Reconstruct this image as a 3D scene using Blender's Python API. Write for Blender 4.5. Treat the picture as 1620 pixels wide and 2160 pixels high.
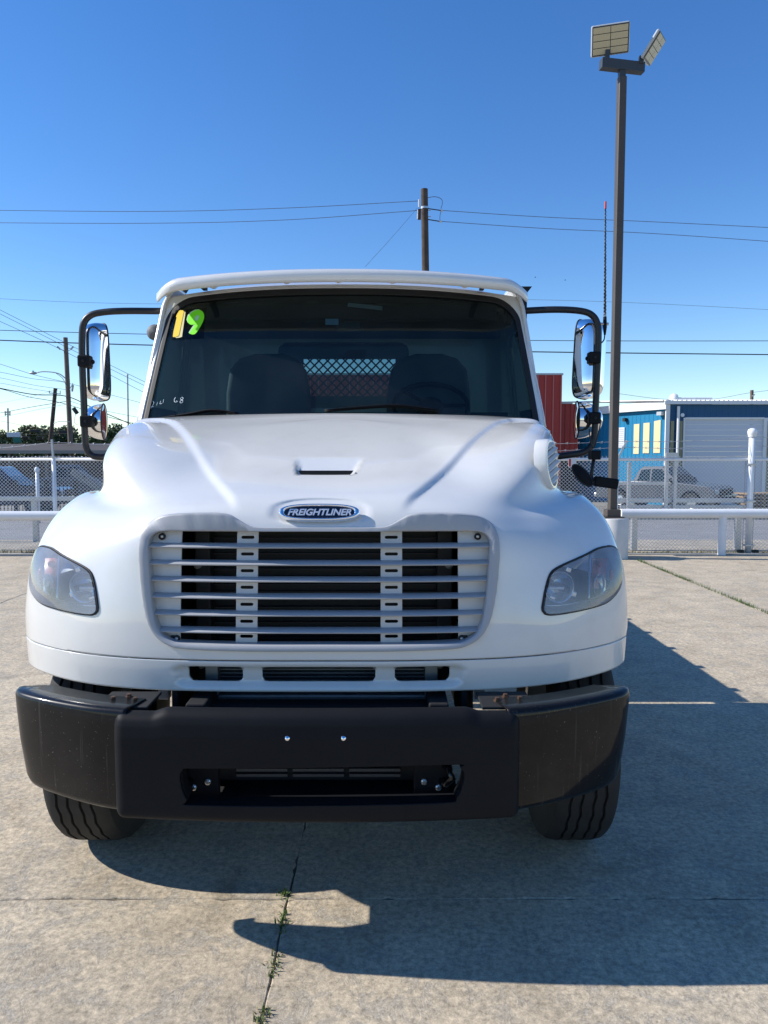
import bpy, bmesh, math, random
import numpy as np
from mathutils import Vector, Matrix, Euler
random.seed(7); np.random.seed(7)
for o in list(bpy.data.objects): bpy.data.objects.remove(o)
SC = bpy.context.scene
COL = SC.collection
R = math.radians

# ---------------------------------------------------------------- camera
CAM_H, CAM_T, CAM_F = 1.70, R(4.2), 1590.0
cd = bpy.data.cameras.new('camera'); cam = bpy.data.objects.new('camera', cd); COL.objects.link(cam)
cam.location = (0, 0, CAM_H); cam.rotation_euler = (R(90) - CAM_T, 0, 0)
cd.sensor_fit = 'VERTICAL'; cd.sensor_height = 24; cd.lens = CAM_F / 2160 * 24
cd.clip_start = 0.05; cd.clip_end = 3000
SC.camera = cam
SC.render.resolution_x, SC.render.resolution_y = 768, 1024

# ---------------------------------------------------------------- world and sun
SUN_K, SUN_M = 1.40, 0.12                       # shadow shift to the right / towards the camera for each metre of height
sdir = Vector((-SUN_K, SUN_M, 1)).normalized()  # towards the sun
elev = math.asin(sdir.z); azim = math.atan2(sdir.x, sdir.y)
w = bpy.data.worlds.new('World'); SC.world = w; w.use_nodes = True
nt = w.node_tree; nt.nodes.clear()
sky = nt.nodes.new('ShaderNodeTexSky'); sky.sky_type = 'NISHITA'; sky.sun_disc = False
sky.sun_elevation = elev; sky.sun_rotation = azim
sky.air_density = 1.0; sky.dust_density = 0.0; sky.ozone_density = 3.0; sky.altitude = 0
bg = nt.nodes.new('ShaderNodeBackground'); bg.inputs[1].default_value = 0.128
wo = nt.nodes.new('ShaderNodeOutputWorld')
hs = nt.nodes.new('ShaderNodeHueSaturation'); hs.inputs['Saturation'].default_value = 1.28; hs.inputs['Hue'].default_value = 0.509
nt.links.new(sky.outputs[0], hs.inputs['Color']); nt.links.new(hs.outputs[0], bg.inputs[0]); nt.links.new(bg.outputs[0], wo.inputs[0])
sl = bpy.data.lights.new('sun', 'SUN'); sun = bpy.data.objects.new('sun', sl); COL.objects.link(sun)
sl.energy = 4.4; sl.angle = R(0.53); sl.color = (1.0, 0.965, 0.91)
sun.rotation_euler = sdir.to_track_quat('Z', 'Y').to_euler(); sun.location = sdir * 40
SC.view_settings.view_transform = 'Standard'; SC.view_settings.look = 'None'
SC.view_settings.exposure = 0.50; SC.view_settings.gamma = 1
SC.render.engine = 'CYCLES'

# ---------------------------------------------------------------- measuring: photo pixel -> point at a known depth
def ray(px, py):
    u = -(py - 1080) / CAM_F; c, s = math.cos(CAM_T), math.sin(CAM_T)
    return (px - 810) / CAM_F, c + u * s, -s + u * c
def at(px, py, Y):
    d = ray(px, py); t = Y / d[1]; return Vector((d[0] * t, Y, CAM_H + d[2] * t))
def gnd(px, py, z=0.0):
    d = ray(px, py); t = (z - CAM_H) / d[2]; return Vector((d[0] * t, d[1] * t, z))
TX, TY = -0.236, 2.42                            # truck root on the ground, under the bumper
def T(px, py, Y):
    p = at(px, py, Y); return Vector((p.x - TX, Y, p.z))

# ---------------------------------------------------------------- materials
MATS = {}
def pm(name, col, rough=0.5, metal=0.0, spec=0.5, coat=0.0, var=0.0, vs=3.0, bump=0.0, bs=40.0, trans=0.0, ior=1.45, coatr=0.03):
    m = bpy.data.materials.new(name); m.use_nodes = True
    n = m.node_tree.nodes; l = m.node_tree.links; b = n['Principled BSDF']
    b.inputs['Base Color'].default_value = (*col, 1); b.inputs['Roughness'].default_value = rough
    b.inputs['Metallic'].default_value = metal; b.inputs['Specular IOR Level'].default_value = spec
    b.inputs['Coat Weight'].default_value = coat; b.inputs['Coat Roughness'].default_value = coatr
    b.inputs['Transmission Weight'].default_value = trans; b.inputs['IOR'].default_value = ior
    if var or bump:
        tc = n.new('ShaderNodeNewGeometry')
    if var:
        t = n.new('ShaderNodeTexNoise'); t.inputs['Scale'].default_value = vs; t.inputs['Detail'].default_value = 6; t.inputs['Roughness'].default_value = 0.65
        l.new(tc.outputs['Position'], t.inputs['Vector'])
        r = n.new('ShaderNodeValToRGB'); e = r.color_ramp.elements
        e[0].position = 0.3; e[1].position = 0.7
        e[0].color = (*[c * (1 - var) for c in col], 1); e[1].color = (*[min(1, c * (1 + var)) for c in col], 1)
        l.new(t.outputs['Fac'], r.inputs['Fac']); l.new(r.outputs['Color'], b.inputs['Base Color'])
    if bump:
        t = n.new('ShaderNodeTexNoise'); t.inputs['Scale'].default_value = bs; t.inputs['Detail'].default_value = 4
        l.new(tc.outputs['Position'], t.inputs['Vector'])
        bp = n.new('ShaderNodeBump'); bp.inputs['Strength'].default_value = bump; bp.inputs['Distance'].default_value = 0.01
        l.new(t.outputs['Fac'], bp.inputs['Height']); l.new(bp.outputs['Normal'], b.inputs['Normal'])
    MATS[name] = m; return m
def glass(name, tint, dust=0.03, dustcol=(0.6, 0.65, 0.65), refl=(1, 1, 1), streak=True):
    m = bpy.data.materials.new(name); m.use_nodes = True
    n = m.node_tree.nodes; l = m.node_tree.links; n.clear()
    out = n.new('ShaderNodeOutputMaterial'); tr = n.new('ShaderNodeBsdfTransparent'); tr.inputs[0].default_value = (*tint, 1)
    gl = n.new('ShaderNodeBsdfGlossy'); gl.inputs['Roughness'].default_value = 0.02; gl.inputs[0].default_value = (*refl, 1)
    df = n.new('ShaderNodeBsdfDiffuse'); df.inputs[0].default_value = (*dustcol, 1)
    fr = n.new('ShaderNodeFresnel'); fr.inputs['IOR'].default_value = 1.5
    m1 = n.new('ShaderNodeMixShader'); m2 = n.new('ShaderNodeMixShader')
    l.new(fr.outputs[0], m1.inputs[0]); l.new(tr.outputs[0], m1.inputs[1]); l.new(gl.outputs[0], m1.inputs[2])
    if streak:
        g = n.new('ShaderNodeNewGeometry'); t = n.new('ShaderNodeTexNoise'); t.inputs['Scale'].default_value = 4; t.inputs['Detail'].default_value = 8
        l.new(g.outputs['Position'], t.inputs['Vector'])
        mr = n.new('ShaderNodeMapRange'); mr.inputs[1].default_value = 0.3; mr.inputs[2].default_value = 0.75; mr.inputs[3].default_value = dust * 0.4; mr.inputs[4].default_value = dust * 1.6
        l.new(t.outputs['Fac'], mr.inputs[0]); l.new(mr.outputs[0], m2.inputs[0])
    else: m2.inputs[0].default_value = dust
    l.new(m1.outputs[0], m2.inputs[1]); l.new(df.outputs[0], m2.inputs[2]); l.new(m2.outputs[0], out.inputs[0])
    MATS[name] = m; return m

pm('white_paint', (0.70, 0.688, 0.655), 0.26, coat=1.0, var=0.015, vs=2.5)
def speckle(name):
    m = MATS[name]; n = m.node_tree.nodes; l = m.node_tree.links; b = n['Principled BSDF']
    src = b.inputs['Base Color'].links[0].from_socket; g = n.new('ShaderNodeNewGeometry')
    def ns(sc, a, c, v):
        t = n.new('ShaderNodeTexNoise'); t.inputs['Scale'].default_value = sc; t.inputs['Detail'].default_value = 3; l.new(g.outputs['Position'], t.inputs['Vector'])
        r = n.new('ShaderNodeMapRange'); r.inputs[1].default_value = a; r.inputs[2].default_value = c; r.inputs[4].default_value = v; l.new(t.outputs['Fac'], r.inputs[0]); return r.outputs[0]
    a = n.new('ShaderNodeMath'); l.new(ns(120, .74, .78, .35), a.inputs[0]); l.new(ns(9, .5, .8, .10), a.inputs[1])
    x = n.new('ShaderNodeMix'); x.data_type = 'RGBA'; l.new(a.outputs[0], x.inputs[0]); l.new(src, x.inputs[6]); x.inputs[7].default_value = (.36, .33, .28, 1); l.new(x.outputs[2], b.inputs['Base Color'])
speckle('white_paint')
pm('grille_grey', (0.37, 0.375, 0.385), 0.42, bump=0.02, bs=300)
pm('grille_plate', (0.57, 0.56, 0.545), 0.5, var=0.03, vs=8)
pm('black_gloss', (0.004, 0.004, 0.005), 0.35, coat=0.75, spec=0.1)
pm('black_plastic', (0.011, 0.0115, 0.0135), 0.55, spec=0.12, var=0.12, vs=5, bump=0.06, bs=420)
pm('black_matte', (0.012, 0.012, 0.013), 0.75)
pm('black_tube', (0.014, 0.014, 0.016), 0.38, bump=0.03, bs=200)
pm('black_rubber', (0.012, 0.012, 0.013), 0.6)
pm('tyre_rubber', (0.024, 0.023, 0.022), 0.78, var=0.25, vs=12, bump=0.1, bs=120)
pm('chrome', (0.92, 0.92, 0.93), 0.035, metal=1.0)
pm('mirror_glass', (0.85, 0.9, 0.9), 0.01, metal=1.0)
pm('steel', (0.5, 0.5, 0.5), 0.35, metal=0.9, var=0.15, vs=20)
pm('rusty_bolt', (0.10, 0.055, 0.035), 0.7, metal=0.4, var=0.3, vs=40)
pm('alu', (0.30, 0.305, 0.31), 0.45, metal=0.7, var=0.12, vs=15)
pm('dark_core', (0.028, 0.028, 0.029), 0.55, metal=0.3)
pm('fin_grey', (0.075, 0.075, 0.08), 0.5, metal=0.3)
pm('badge_blue', (0.004, 0.006, 0.02), 0.2, coat=1)
pm('badge_letter', (0.75, 0.78, 0.82), 0.25, metal=0.5)
pm('lamp_chrome', (0.62, 0.66, 0.70), 0.12, metal=0.9)
pm('lamp_grey', (0.58, 0.62, 0.68), 0.25, metal=0.35)
pm('lamp_dark', (0.03, 0.035, 0.04), 0.3)
pm('amber_lens', (0.42, 0.10, 0.05), 0.2, coat=1)
pm('amber', (0.55, 0.09, 0.02), 0.25)
pm('bulb', (0.6, 0.6, 0.6), 0.1, metal=0.6)
pm('seat', (0.15, 0.155, 0.16), 0.8, var=0.1, vs=10, bump=0.05, bs=200)
pm('trim_grey', (0.12, 0.125, 0.13), 0.65)
pm('dash', (0.05, 0.053, 0.056), 0.6, bump=0.05, bs=300)
pm('headliner', (0.045, 0.048, 0.047), 0.85)
pm('yellow', (0.90, 0.60, 0.01), 0.5)
pm('lime', (0.22, 0.85, 0.01), 0.5)
pm('pale_yellow', (0.75, 0.65, 0.30), 0.5)
pm('pale_green', (0.45, 0.70, 0.40), 0.5)
pm('sticker_dark', (0.010, 0.012, 0.03), 0.4)
pm('chalk', (0.75, 0.8, 0.82), 0.7)
pm('white_label', (0.75, 0.78, 0.78), 0.5)
pm('fence_white', (0.74, 0.75, 0.76), 0.35, var=0.04, vs=6)
pm('galv', (0.50, 0.51, 0.52), 0.35, metal=0.6, var=0.08, vs=10)
pm('galv_dull', (0.42, 0.43, 0.44), 0.5, metal=0.2, var=0.08, vs=10)
pm('pole_bronze', (0.075, 0.062, 0.052), 0.5, var=0.08, vs=4)
pm('lamp_panel', (0.55, 0.47, 0.30), 0.45)
pm('lamp_frame', (0.05, 0.055, 0.06), 0.4)
pm('lamp_back', (0.45, 0.48, 0.5), 0.4)
pm('wood_pole', (0.075, 0.056, 0.044), 0.9, var=0.35, vs=3, bump=0.3, bs=20)
pm('wood_pale', (0.16, 0.125, 0.10), 0.9, var=0.25, vs=3, bump=0.3, bs=20)
pm('wire_black', (0.02, 0.022, 0.025), 0.6)
pm('wire_grey', (0.11, 0.13, 0.16), 0.5)
pm('porcelain', (0.6, 0.62, 0.64), 0.2)
pm('concrete_pier', (0.62, 0.61, 0.58), 0.8, var=0.06, vs=6, bump=0.1, bs=60)
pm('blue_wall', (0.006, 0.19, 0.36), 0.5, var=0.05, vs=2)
pm('blue_shaded', (0.010, 0.085, 0.19), 0.5)  # the wall blue with shade put into it, for the front turned from the sun
pm('cream', (0.70, 0.60, 0.34), 0.6, var=0.04, vs=3)
pm('olive_trim', (0.30, 0.28, 0.16), 0.6)
pm('roof_white', (0.78, 0.77, 0.74), 0.45, var=0.03, vs=1)
pm('door_white', (0.62, 0.64, 0.67), 0.5)
pm('red_wall', (0.36, 0.030, 0.022), 0.5, var=0.06, vs=1.5)
pm('red_trim', (0.46, 0.12, 0.10), 0.5)
pm('canopy_brown', (0.075, 0.060, 0.045), 0.7, var=0.1, vs=0.5)
pm('canopy_edge', (0.2, 0.2, 0.19), 0.6)
pm('bark', (0.07, 0.05, 0.035), 0.9)
pm('leaf_dark', (0.050, 0.080, 0.026), 0.6, var=0.35, vs=1.2)
pm('leaf_mid', (0.090, 0.12, 0.042), 0.6, var=0.35, vs=1.2)
pm('leaf_olive', (0.13, 0.135, 0.065), 0.6, var=0.35, vs=1.2)
pm('grass_green', (0.075, 0.13, 0.025), 0.6, var=0.4, vs=30)
pm('grass_dry', (0.28, 0.24, 0.10), 0.7, var=0.3, vs=30)
pm('car_white', (0.06, 0.068, 0.08), 0.3, coat=1)
pm('car_blue', (0.02, 0.03, 0.07), 0.3, coat=1)
pm('car_grey', (0.10, 0.11, 0.13), 0.3, coat=1)
pm('car_glass', (0.012, 0.025, 0.03), 0.08)
pm('ramp_grey', (0.22, 0.215, 0.20), 0.7, var=0.1, vs=5)
pm('sign_green', (0.01, 0.16, 0.12), 0.5)
pm('sign_white', (0.62, 0.66, 0.70), 0.5)
pm('dark_box', (0.02, 0.022, 0.022), 0.6)
pm('pallet', (0.33, 0.22, 0.12), 0.8, var=0.2, vs=6)
pm('red_mark', (0.5, 0.03, 0.02), 0.5)
glass('windshield_glass', (0.28, 0.40, 0.42), 0.016, (0.45, 0.58, 0.62), refl=(0.75, 0.85, 0.78))
glass('sticker_clear', (0.94, 0.94, 0.95), 0.0, (0.1, 0.1, 0.2), refl=(.5, .5, .5), streak=False)
glass('side_glass', (0.62, 0.74, 0.74), 0.01)
glass('lens_glass', (0.93, 0.96, 0.98), 0.20, (0.82, 0.86, 0.92), streak=True)

def mat_bumper():
    m = bpy.data.materials.new('bumper_gloss'); m.use_nodes = True
    n = m.node_tree.nodes; l = m.node_tree.links; b = n['Principled BSDF']
    b.inputs['Roughness'].default_value = 0.35; b.inputs['Specular IOR Level'].default_value = 0.1; b.inputs['Coat Weight'].default_value = 0.38
    g = n.new('ShaderNodeNewGeometry')
    def ns(scale, det, st=None):
        t = n.new('ShaderNodeTexNoise'); t.inputs['Scale'].default_value = scale; t.inputs['Detail'].default_value = det
        if st:
            mp = n.new('ShaderNodeMapping'); mp.inputs['Scale'].default_value = st; l.new(g.outputs['Position'], mp.inputs[0]); l.new(mp.outputs[0], t.inputs['Vector'])
        else: l.new(g.outputs['Position'], t.inputs['Vector'])
        return t.outputs['Fac']
    def rmp(src, a, c, v):
        r = n.new('ShaderNodeMapRange'); r.inputs[1].default_value = a; r.inputs[2].default_value = c; r.inputs[3].default_value = 0; r.inputs[4].default_value = v; l.new(src, r.inputs[0]); return r.outputs[0]
    sp_ = rmp(ns(170, 2), .71, .76, .28); st_ = rmp(ns(1, 4, (70, 70, 2.2)), .62, .76, .06); fl_ = rmp(ns(5, 7), .52, .80, .016)
    a1 = n.new('ShaderNodeMath'); l.new(sp_, a1.inputs[0]); l.new(st_, a1.inputs[1]); a2 = n.new('ShaderNodeMath'); l.new(a1.outputs[0], a2.inputs[0]); l.new(fl_, a2.inputs[1])
    mx = n.new('ShaderNodeMix'); mx.data_type = 'RGBA'; mx.inputs[6].default_value = (.004, .004, .005, 1); mx.inputs[7].default_value = (.55, .52, .46, 1)
    l.new(a2.outputs[0], mx.inputs[0]); l.new(mx.outputs[2], b.inputs['Base Color'])
    cr_ = n.new('ShaderNodeMapRange'); cr_.inputs[3].default_value = .02; cr_.inputs[4].default_value = .12; l.new(ns(7, 6), cr_.inputs[0]); l.new(cr_.outputs[0], b.inputs['Coat Roughness'])
    MATS['bumper_gloss'] = m
mat_bumper()
def mat_concrete():
    m = bpy.data.materials.new('concrete'); m.use_nodes = True
    n = m.node_tree.nodes; l = m.node_tree.links; b = n['Principled BSDF']; b.inputs['Roughness'].default_value = 0.88; b.inputs['Specular IOR Level'].default_value = 0.25
    g = n.new('ShaderNodeNewGeometry')
    def noise(s, d=5, r=0.6, dist=0.0):
        t = n.new('ShaderNodeTexNoise'); t.inputs['Scale'].default_value = s; t.inputs['Detail'].default_value = d; t.inputs['Roughness'].default_value = r; t.inputs['Distortion'].default_value = dist
        l.new(g.outputs['Position'], t.inputs['Vector']); return t
    def ramp(src, stops):
        r = n.new('ShaderNodeValToRGB'); e = r.color_ramp.elements
        while len(e) < len(stops): e.new(0.5)
        for k, (p, c) in enumerate(stops): e[k].position = p; e[k].color = (*c, 1)
        l.new(src, r.inputs['Fac']); return r
    def mix(mode, fac, a, c):
        x = n.new('ShaderNodeMix'); x.data_type = 'RGBA'; x.blend_type = mode
        if isinstance(fac, float): x.inputs[0].default_value = fac
        else: l.new(fac, x.inputs[0])
        l.new(a, x.inputs[6]); l.new(c, x.inputs[7]); return x.outputs[2]
    big = ramp(noise(0.45, 4, 0.6).outputs['Fac'], [(0.30, (0.43, 0.352, 0.255)), (0.52, (0.495, 0.412, 0.302)), (0.75, (0.56, 0.472, 0.352))])
    mid = ramp(noise(3.2, 8, 0.72, 0.4).outputs['Fac'], [(0.30, (0.76, 0.755, 0.74)), (0.50, (0.98, 0.98, 0.97)), (0.72, (1.16, 1.15, 1.12))])
    fine = ramp(noise(38, 6, 0.8).outputs['Fac'], [(0.32, (0.50, 0.50, 0.50)), (0.5, (0.98, 0.98, 0.97)), (0.66, (1.42, 1.40, 1.36))])
    c = mix('MULTIPLY', 1.0, big.outputs[0], mid.outputs[0]); c = mix('MULTIPLY', 1.0, c, fine.outputs[0])
    # worn-through paste patches that lay the aggregate bare
    patch = ramp(noise(7, 8, 0.78, 0.8).outputs['Fac'], [(0.50, (0, 0, 0)), (0.58, (1, 1, 1))])
    v = n.new('ShaderNodeTexVoronoi'); v.inputs['Scale'].default_value = 150; l.new(g.outputs['Position'], v.inputs['Vector'])
    ag = ramp(v.outputs['Color'], [(0.0, (0.14, 0.125, 0.105)), (0.55, (0.30, 0.28, 0.245)), (0.9, (0.50, 0.47, 0.41)), (1.0, (0.66, 0.63, 0.57))])
    pf = n.new('ShaderNodeMath'); pf.operation = 'MULTIPLY'; pf.inputs[1].default_value = 0.46; l.new(patch.outputs[0], pf.inputs[0])
    c = mix('MIX', pf.outputs[0], c, ag.outputs[0])
    # dark stains
    st = ramp(noise(1.1, 6, 0.7, 1.0).outputs['Fac'], [(0.58, (1, 1, 1)), (0.74, (0.66, 0.65, 0.63))])
    c = mix('MULTIPLY', 0.8, c, st.outputs[0])
    l.new(c, b.inputs['Base Color'])
    bp = n.new('ShaderNodeBump'); bp.inputs['Strength'].default_value = 0.55; bp.inputs['Distance'].default_value = 0.004
    ad = n.new('ShaderNodeMath'); ad.operation = 'ADD'; l.new(noise(90, 5, 0.75).outputs['Fac'], ad.inputs[0])
    sb = n.new('ShaderNodeMath'); sb.operation = 'MULTIPLY'; sb.inputs[1].default_value = -0.5; l.new(patch.outputs[0], sb.inputs[0]); l.new(sb.outputs[0], ad.inputs[1])
    l.new(ad.outputs[0], bp.inputs['Height']); l.new(bp.outputs['Normal'], b.inputs['Normal'])
    MATS['concrete'] = m
mat_concrete()
pm('dirt', (0.17, 0.14, 0.10), 0.95, var=0.35, vs=9, bump=0.5, bs=60)
pm('verge', (0.36, 0.31, 0.235), 0.95, var=0.3, vs=2.2, bump=0.4, bs=30)
pm('asphalt', (0.245, 0.24, 0.235), 0.9, var=0.16, vs=0.9, bump=0.3, bs=60)
pm('kerb', (0.36, 0.34, 0.30), 0.9, var=0.2, vs=3)
pm('far_ground', (0.24, 0.22, 0.18), 0.95, var=0.3, vs=0.3)

# ---------------------------------------------------------------- mesh helpers
def link(name, me, mat, parent=None, smooth=False):
    o = bpy.data.objects.new(name, me); COL.objects.link(o)
    if mat: me.materials.append(MATS[mat])
    if parent: o.parent = parent
    if smooth:
        for p in me.polygons: p.use_smooth = True
    return o
class MB:
    def __init__(s): s.v = []; s.f = []
    def add(s, vs, fs):
        b = len(s.v); s.v += [tuple(x) for x in vs]; s.f += [tuple(b + i for i in f) for f in fs]; return s
    def box(s, x0, x1, y0, y1, z0, z1):
        return s.add([(x, y, z) for z in (z0, z1) for y in (y0, y1) for x in (x0, x1)],
                     [(0, 2, 3, 1), (4, 5, 7, 6), (0, 1, 5, 4), (2, 6, 7, 3), (0, 4, 6, 2), (1, 3, 7, 5)])
    def obox(s, c, size, M):
        h = [k / 2 for k in size]
        vs = [Vector(c) + M @ Vector((x, y, z)) for z in (-h[2], h[2]) for y in (-h[1], h[1]) for x in (-h[0], h[0])]
        return s.add(vs, [(0, 2, 3, 1), (4, 5, 7, 6), (0, 1, 5, 4), (2, 6, 7, 3), (0, 4, 6, 2), (1, 3, 7, 5)])
    def tube(s, pts, r, n=10, cap=True, closed=False):
        pts = [Vector(p) for p in pts]; rs = r if isinstance(r, (list, tuple)) else [r] * len(pts)
        m = len(pts); rings = []
        for i, p in enumerate(pts):
            a = pts[(i - 1) % m] if (closed or i) else p; b = pts[(i + 1) % m] if (closed or i < m - 1) else p
            d = (b - a).normalized()
            if i == 0: up = Vector((0, 0, 1)) if abs(d.z) < .9 else Vector((0, 1, 0)); e1 = d.cross(up).normalized()
            else: e1 = (e1 - d * e1.dot(d)).normalized()
            e2 = d.cross(e1)
            rings.append([p + (e1 * math.cos(2 * math.pi * k / n) + e2 * math.sin(2 * math.pi * k / n)) * rs[i] for k in range(n)])
        vs = [v for q in rings for v in q]; fs = []
        for i in range(m if closed else m - 1):
            j = (i + 1) % m
            for k in range(n): fs.append((i * n + k, i * n + (k + 1) % n, j * n + (k + 1) % n, j * n + k))
        if cap and not closed: fs.append(tuple(range(n))[::-1]); fs.append(tuple((m - 1) * n + k for k in range(n)))
        return s.add(vs, fs)
    def lathe(s, prof, axis='z', n=24, c=(0, 0, 0), cap=True):   # prof: (r, h)
        vs = []
        for r, h in prof:
            for k in range(n):
                a = 2 * math.pi * k / n; p = (r * math.cos(a), r * math.sin(a), h)
                if axis == 'x': p = (p[2], p[0], p[1])
                if axis == 'y': p = (p[1], p[2], p[0])
                vs.append((p[0] + c[0], p[1] + c[1], p[2] + c[2]))
        fs = [(i * n + k, i * n + (k + 1) % n, (i + 1) * n + (k + 1) % n, (i + 1) * n + k) for i in range(len(prof) - 1) for k in range(n)]
        if cap: fs.append(tuple(range(n))[::-1]); fs.append(tuple((len(prof) - 1) * n + k for k in range(n)))
        return s.add(vs, fs)
    def prism(s, poly, d, axis='y', c=0.0):   # polygon in the other two axes, extruded c..c+d
        n = len(poly)
        def P(a, b, t): return {'y': (a, t, b), 'x': (t, a, b), 'z': (a, b, t)}[axis]
        return s.add([P(a, b, c) for a, b in poly] + [P(a, b, c + d) for a, b in poly],
                     [tuple(range(n)), tuple(range(2 * n - 1, n - 1, -1))] + [(i, i + n, (i + 1) % n + n, (i + 1) % n) for i in range(n)])
    def grid(s, P, closed_u=False):
        a, b = len(P), len(P[0])
        return s.add([p for r_ in P for p in r_], [(i * b + j, (i + 1) % a * b + j, (i + 1) % a * b + j + 1, i * b + j + 1) for i in range(a if closed_u else a - 1) for j in range(b - 1)])
    def build(s, name, mat, parent=None, smooth=False, off=(0, 0, 0), bevel=0, seg=2, solid=0, sub=0, angle=None, fixn=True, weld=0):
        me = bpy.data.meshes.new(name)
        me.from_pydata([(x - off[0], y - off[1], z - off[2]) for x, y, z in s.v], [], s.f)
        bm = bmesh.new(); bm.from_mesh(me)
        if weld: bmesh.ops.remove_doubles(bm, verts=bm.verts, dist=weld)
        if fixn: bmesh.ops.recalc_face_normals(bm, faces=bm.faces)
        bm.to_mesh(me); bm.free(); me.update()
        o = link(name, me, mat, parent, smooth)
        if angle is not None:
            me.set_sharp_from_angle(angle=R(angle))
        if solid:
            md = o.modifiers.new('solid', 'SOLIDIFY'); md.thickness = abs(solid); md.offset = -1 if solid > 0 else 1
        if bevel:
            md = o.modifiers.new('bevel', 'BEVEL'); md.width = bevel; md.segments = seg; md.limit_method = 'ANGLE'; md.angle_limit = R(35)
        if sub:
            md = o.modifiers.new('sub', 'SUBSURF'); md.levels = sub; md.render_levels = sub
        return o
def face(o, d=(0, -1, 0)):
    """turn the faces of an open sheet towards d"""
    d = Vector(d); me = o.data
    if sum((p.normal.dot(d) * p.area for p in me.polygons)) < 0: me.flip_normals()
    return o
def empty(name, loc=(0, 0, 0), rz=0, parent=None):
    o = bpy.data.objects.new(name, None); COL.objects.link(o); o.location = loc; o.rotation_euler = (0, 0, rz); o.empty_display_size = 0.2
    if parent: o.parent = parent
    return o
def tag(o, label, cat, group=None):
    o['label'] = label; o['category'] = cat
    if group: o['group'] = group
    return o
def struct(o): o['kind'] = 'structure'; return o
def copy_tree(o, parent=None):
    c = o.copy(); COL.objects.link(c); c.parent = parent
    for ch in list(o.children): copy_tree(ch, c)
    return c
def smoothstep(a, b, x):
    t = np.clip((x - a) / (b - a), 0, 1); return t * t * (3 - 2 * t)
def spline(pts, n, closed=False):
    pts = [Vector(p) for p in pts]; m = len(pts); out = []
    segs = m if closed else m - 1
    for i in range(segs):
        p1, p2 = pts[i], pts[(i + 1) % m]
        p0 = pts[(i - 1) % m] if (closed or i) else p1 * 2 - p2
        p3 = pts[(i + 2) % m] if (closed or i < m - 2) else p2 * 2 - p1
        for k in range(n):
            t = k / n
            out.append(0.5 * ((2 * p1) + (p2 - p0) * t + (2 * p0 - 5 * p1 + 4 * p2 - p3) * t * t + (3 * p1 - p0 - 3 * p2 + p3) * t ** 3))
    if not closed: out.append(pts[-1])
    return out
def resample(pts, n, closed=False):
    pts = [Vector(p) for p in pts]; q = pts + ([pts[0]] if closed else [])
    L = [0]
    for a, b in zip(q, q[1:]): L.append(L[-1] + (b - a).length)
    out = []; m = n if closed else n - 1; j = 0
    for i in range(n):
        s = L[-1] * i / m
        while j < len(L) - 2 and L[j + 1] < s: j += 1
        t = (s - L[j]) / max(1e-9, L[j + 1] - L[j]); out.append(q[j].lerp(q[j + 1], min(1, t)))
    return out
def sdf_poly(X, Z, poly):
    """signed distance (negative inside) of the points X,Z to a closed polygon"""
    sh = X.shape; x = X.ravel(); z = Z.ravel(); d = np.full(x.shape, 1e9); ins = np.zeros(x.shape, bool); n = len(poly)
    for i in range(n):
        ax, az = poly[i][0], poly[i][1]; bx, bz = poly[(i + 1) % n][0], poly[(i + 1) % n][1]
        ex, ez = bx - ax, bz - az; t = np.clip(((x - ax) * ex + (z - az) * ez) / (ex * ex + ez * ez + 1e-12), 0, 1)
        d = np.minimum(d, (x - ax - t * ex) ** 2 + (z - az - t * ez) ** 2)
        if az != bz:
            c = ((az > z) != (bz > z)) & (x < ex * (z - az) / ez + ax); ins ^= c
    return (np.sqrt(d) * np.where(ins, -1, 1)).reshape(sh)
def clip_grid(P, S):
    """faces of the grid P[i,j,3] where S < 0, cut cleanly along S = 0"""
    ni, nj = S.shape; vid = {}; vs = []; fs = []
    def vert(i, j):
        k = (i, j)
        if k not in vid: vid[k] = len(vs); vs.append(tuple(P[i, j]))
        return vid[k]
    def cut(a, b):
        k = (a, b) if a < b else (b, a)
        if k not in vid:
            sa, sb = S[k[0]], S[k[1]]; t = sa / (sa - sb); vid[k] = len(vs); vs.append(tuple(P[k[0]] * (1 - t) + P[k[1]] * t))
        return vid[k]
    neg = S < 0
    for i in range(ni - 1):
        for j in range(nj - 1):
            c = ((i, j), (i + 1, j), (i + 1, j + 1), (i, j + 1)); m = [neg[q] for q in c]
            if not any(m): continue
            if all(m): fs.append(tuple(vert(*q) for q in c)); continue
            f = []
            for k in range(4):
                a, b = c[k], c[(k + 1) % 4]
                if m[k]: f.append(vert(*a))
                if m[k] != m[(k + 1) % 4]: f.append(cut(a, b))
            if len(f) > 2: fs.append(tuple(f))
    return vs, fs
def text_mesh(body, size, shear=0.0, extrude=0.001, offset=0.0, spacing=1.0):
    cu = bpy.data.curves.new('text', 'FONT'); cu.body = body; cu.size = size; cu.shear = shear; cu.extrude = extrude; cu.offset = offset
    cu.align_x = 'CENTER'; cu.align_y = 'CENTER'; cu.space_character = spacing
    o = bpy.data.objects.new('text', cu); COL.objects.link(o)
    dg = bpy.context.evaluated_depsgraph_get(); dg.update()
    me = bpy.data.meshes.new_from_object(o.evaluated_get(dg)); bpy.data.objects.remove(o); bpy.data.curves.remove(cu)
    me.materials.clear(); return me

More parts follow.
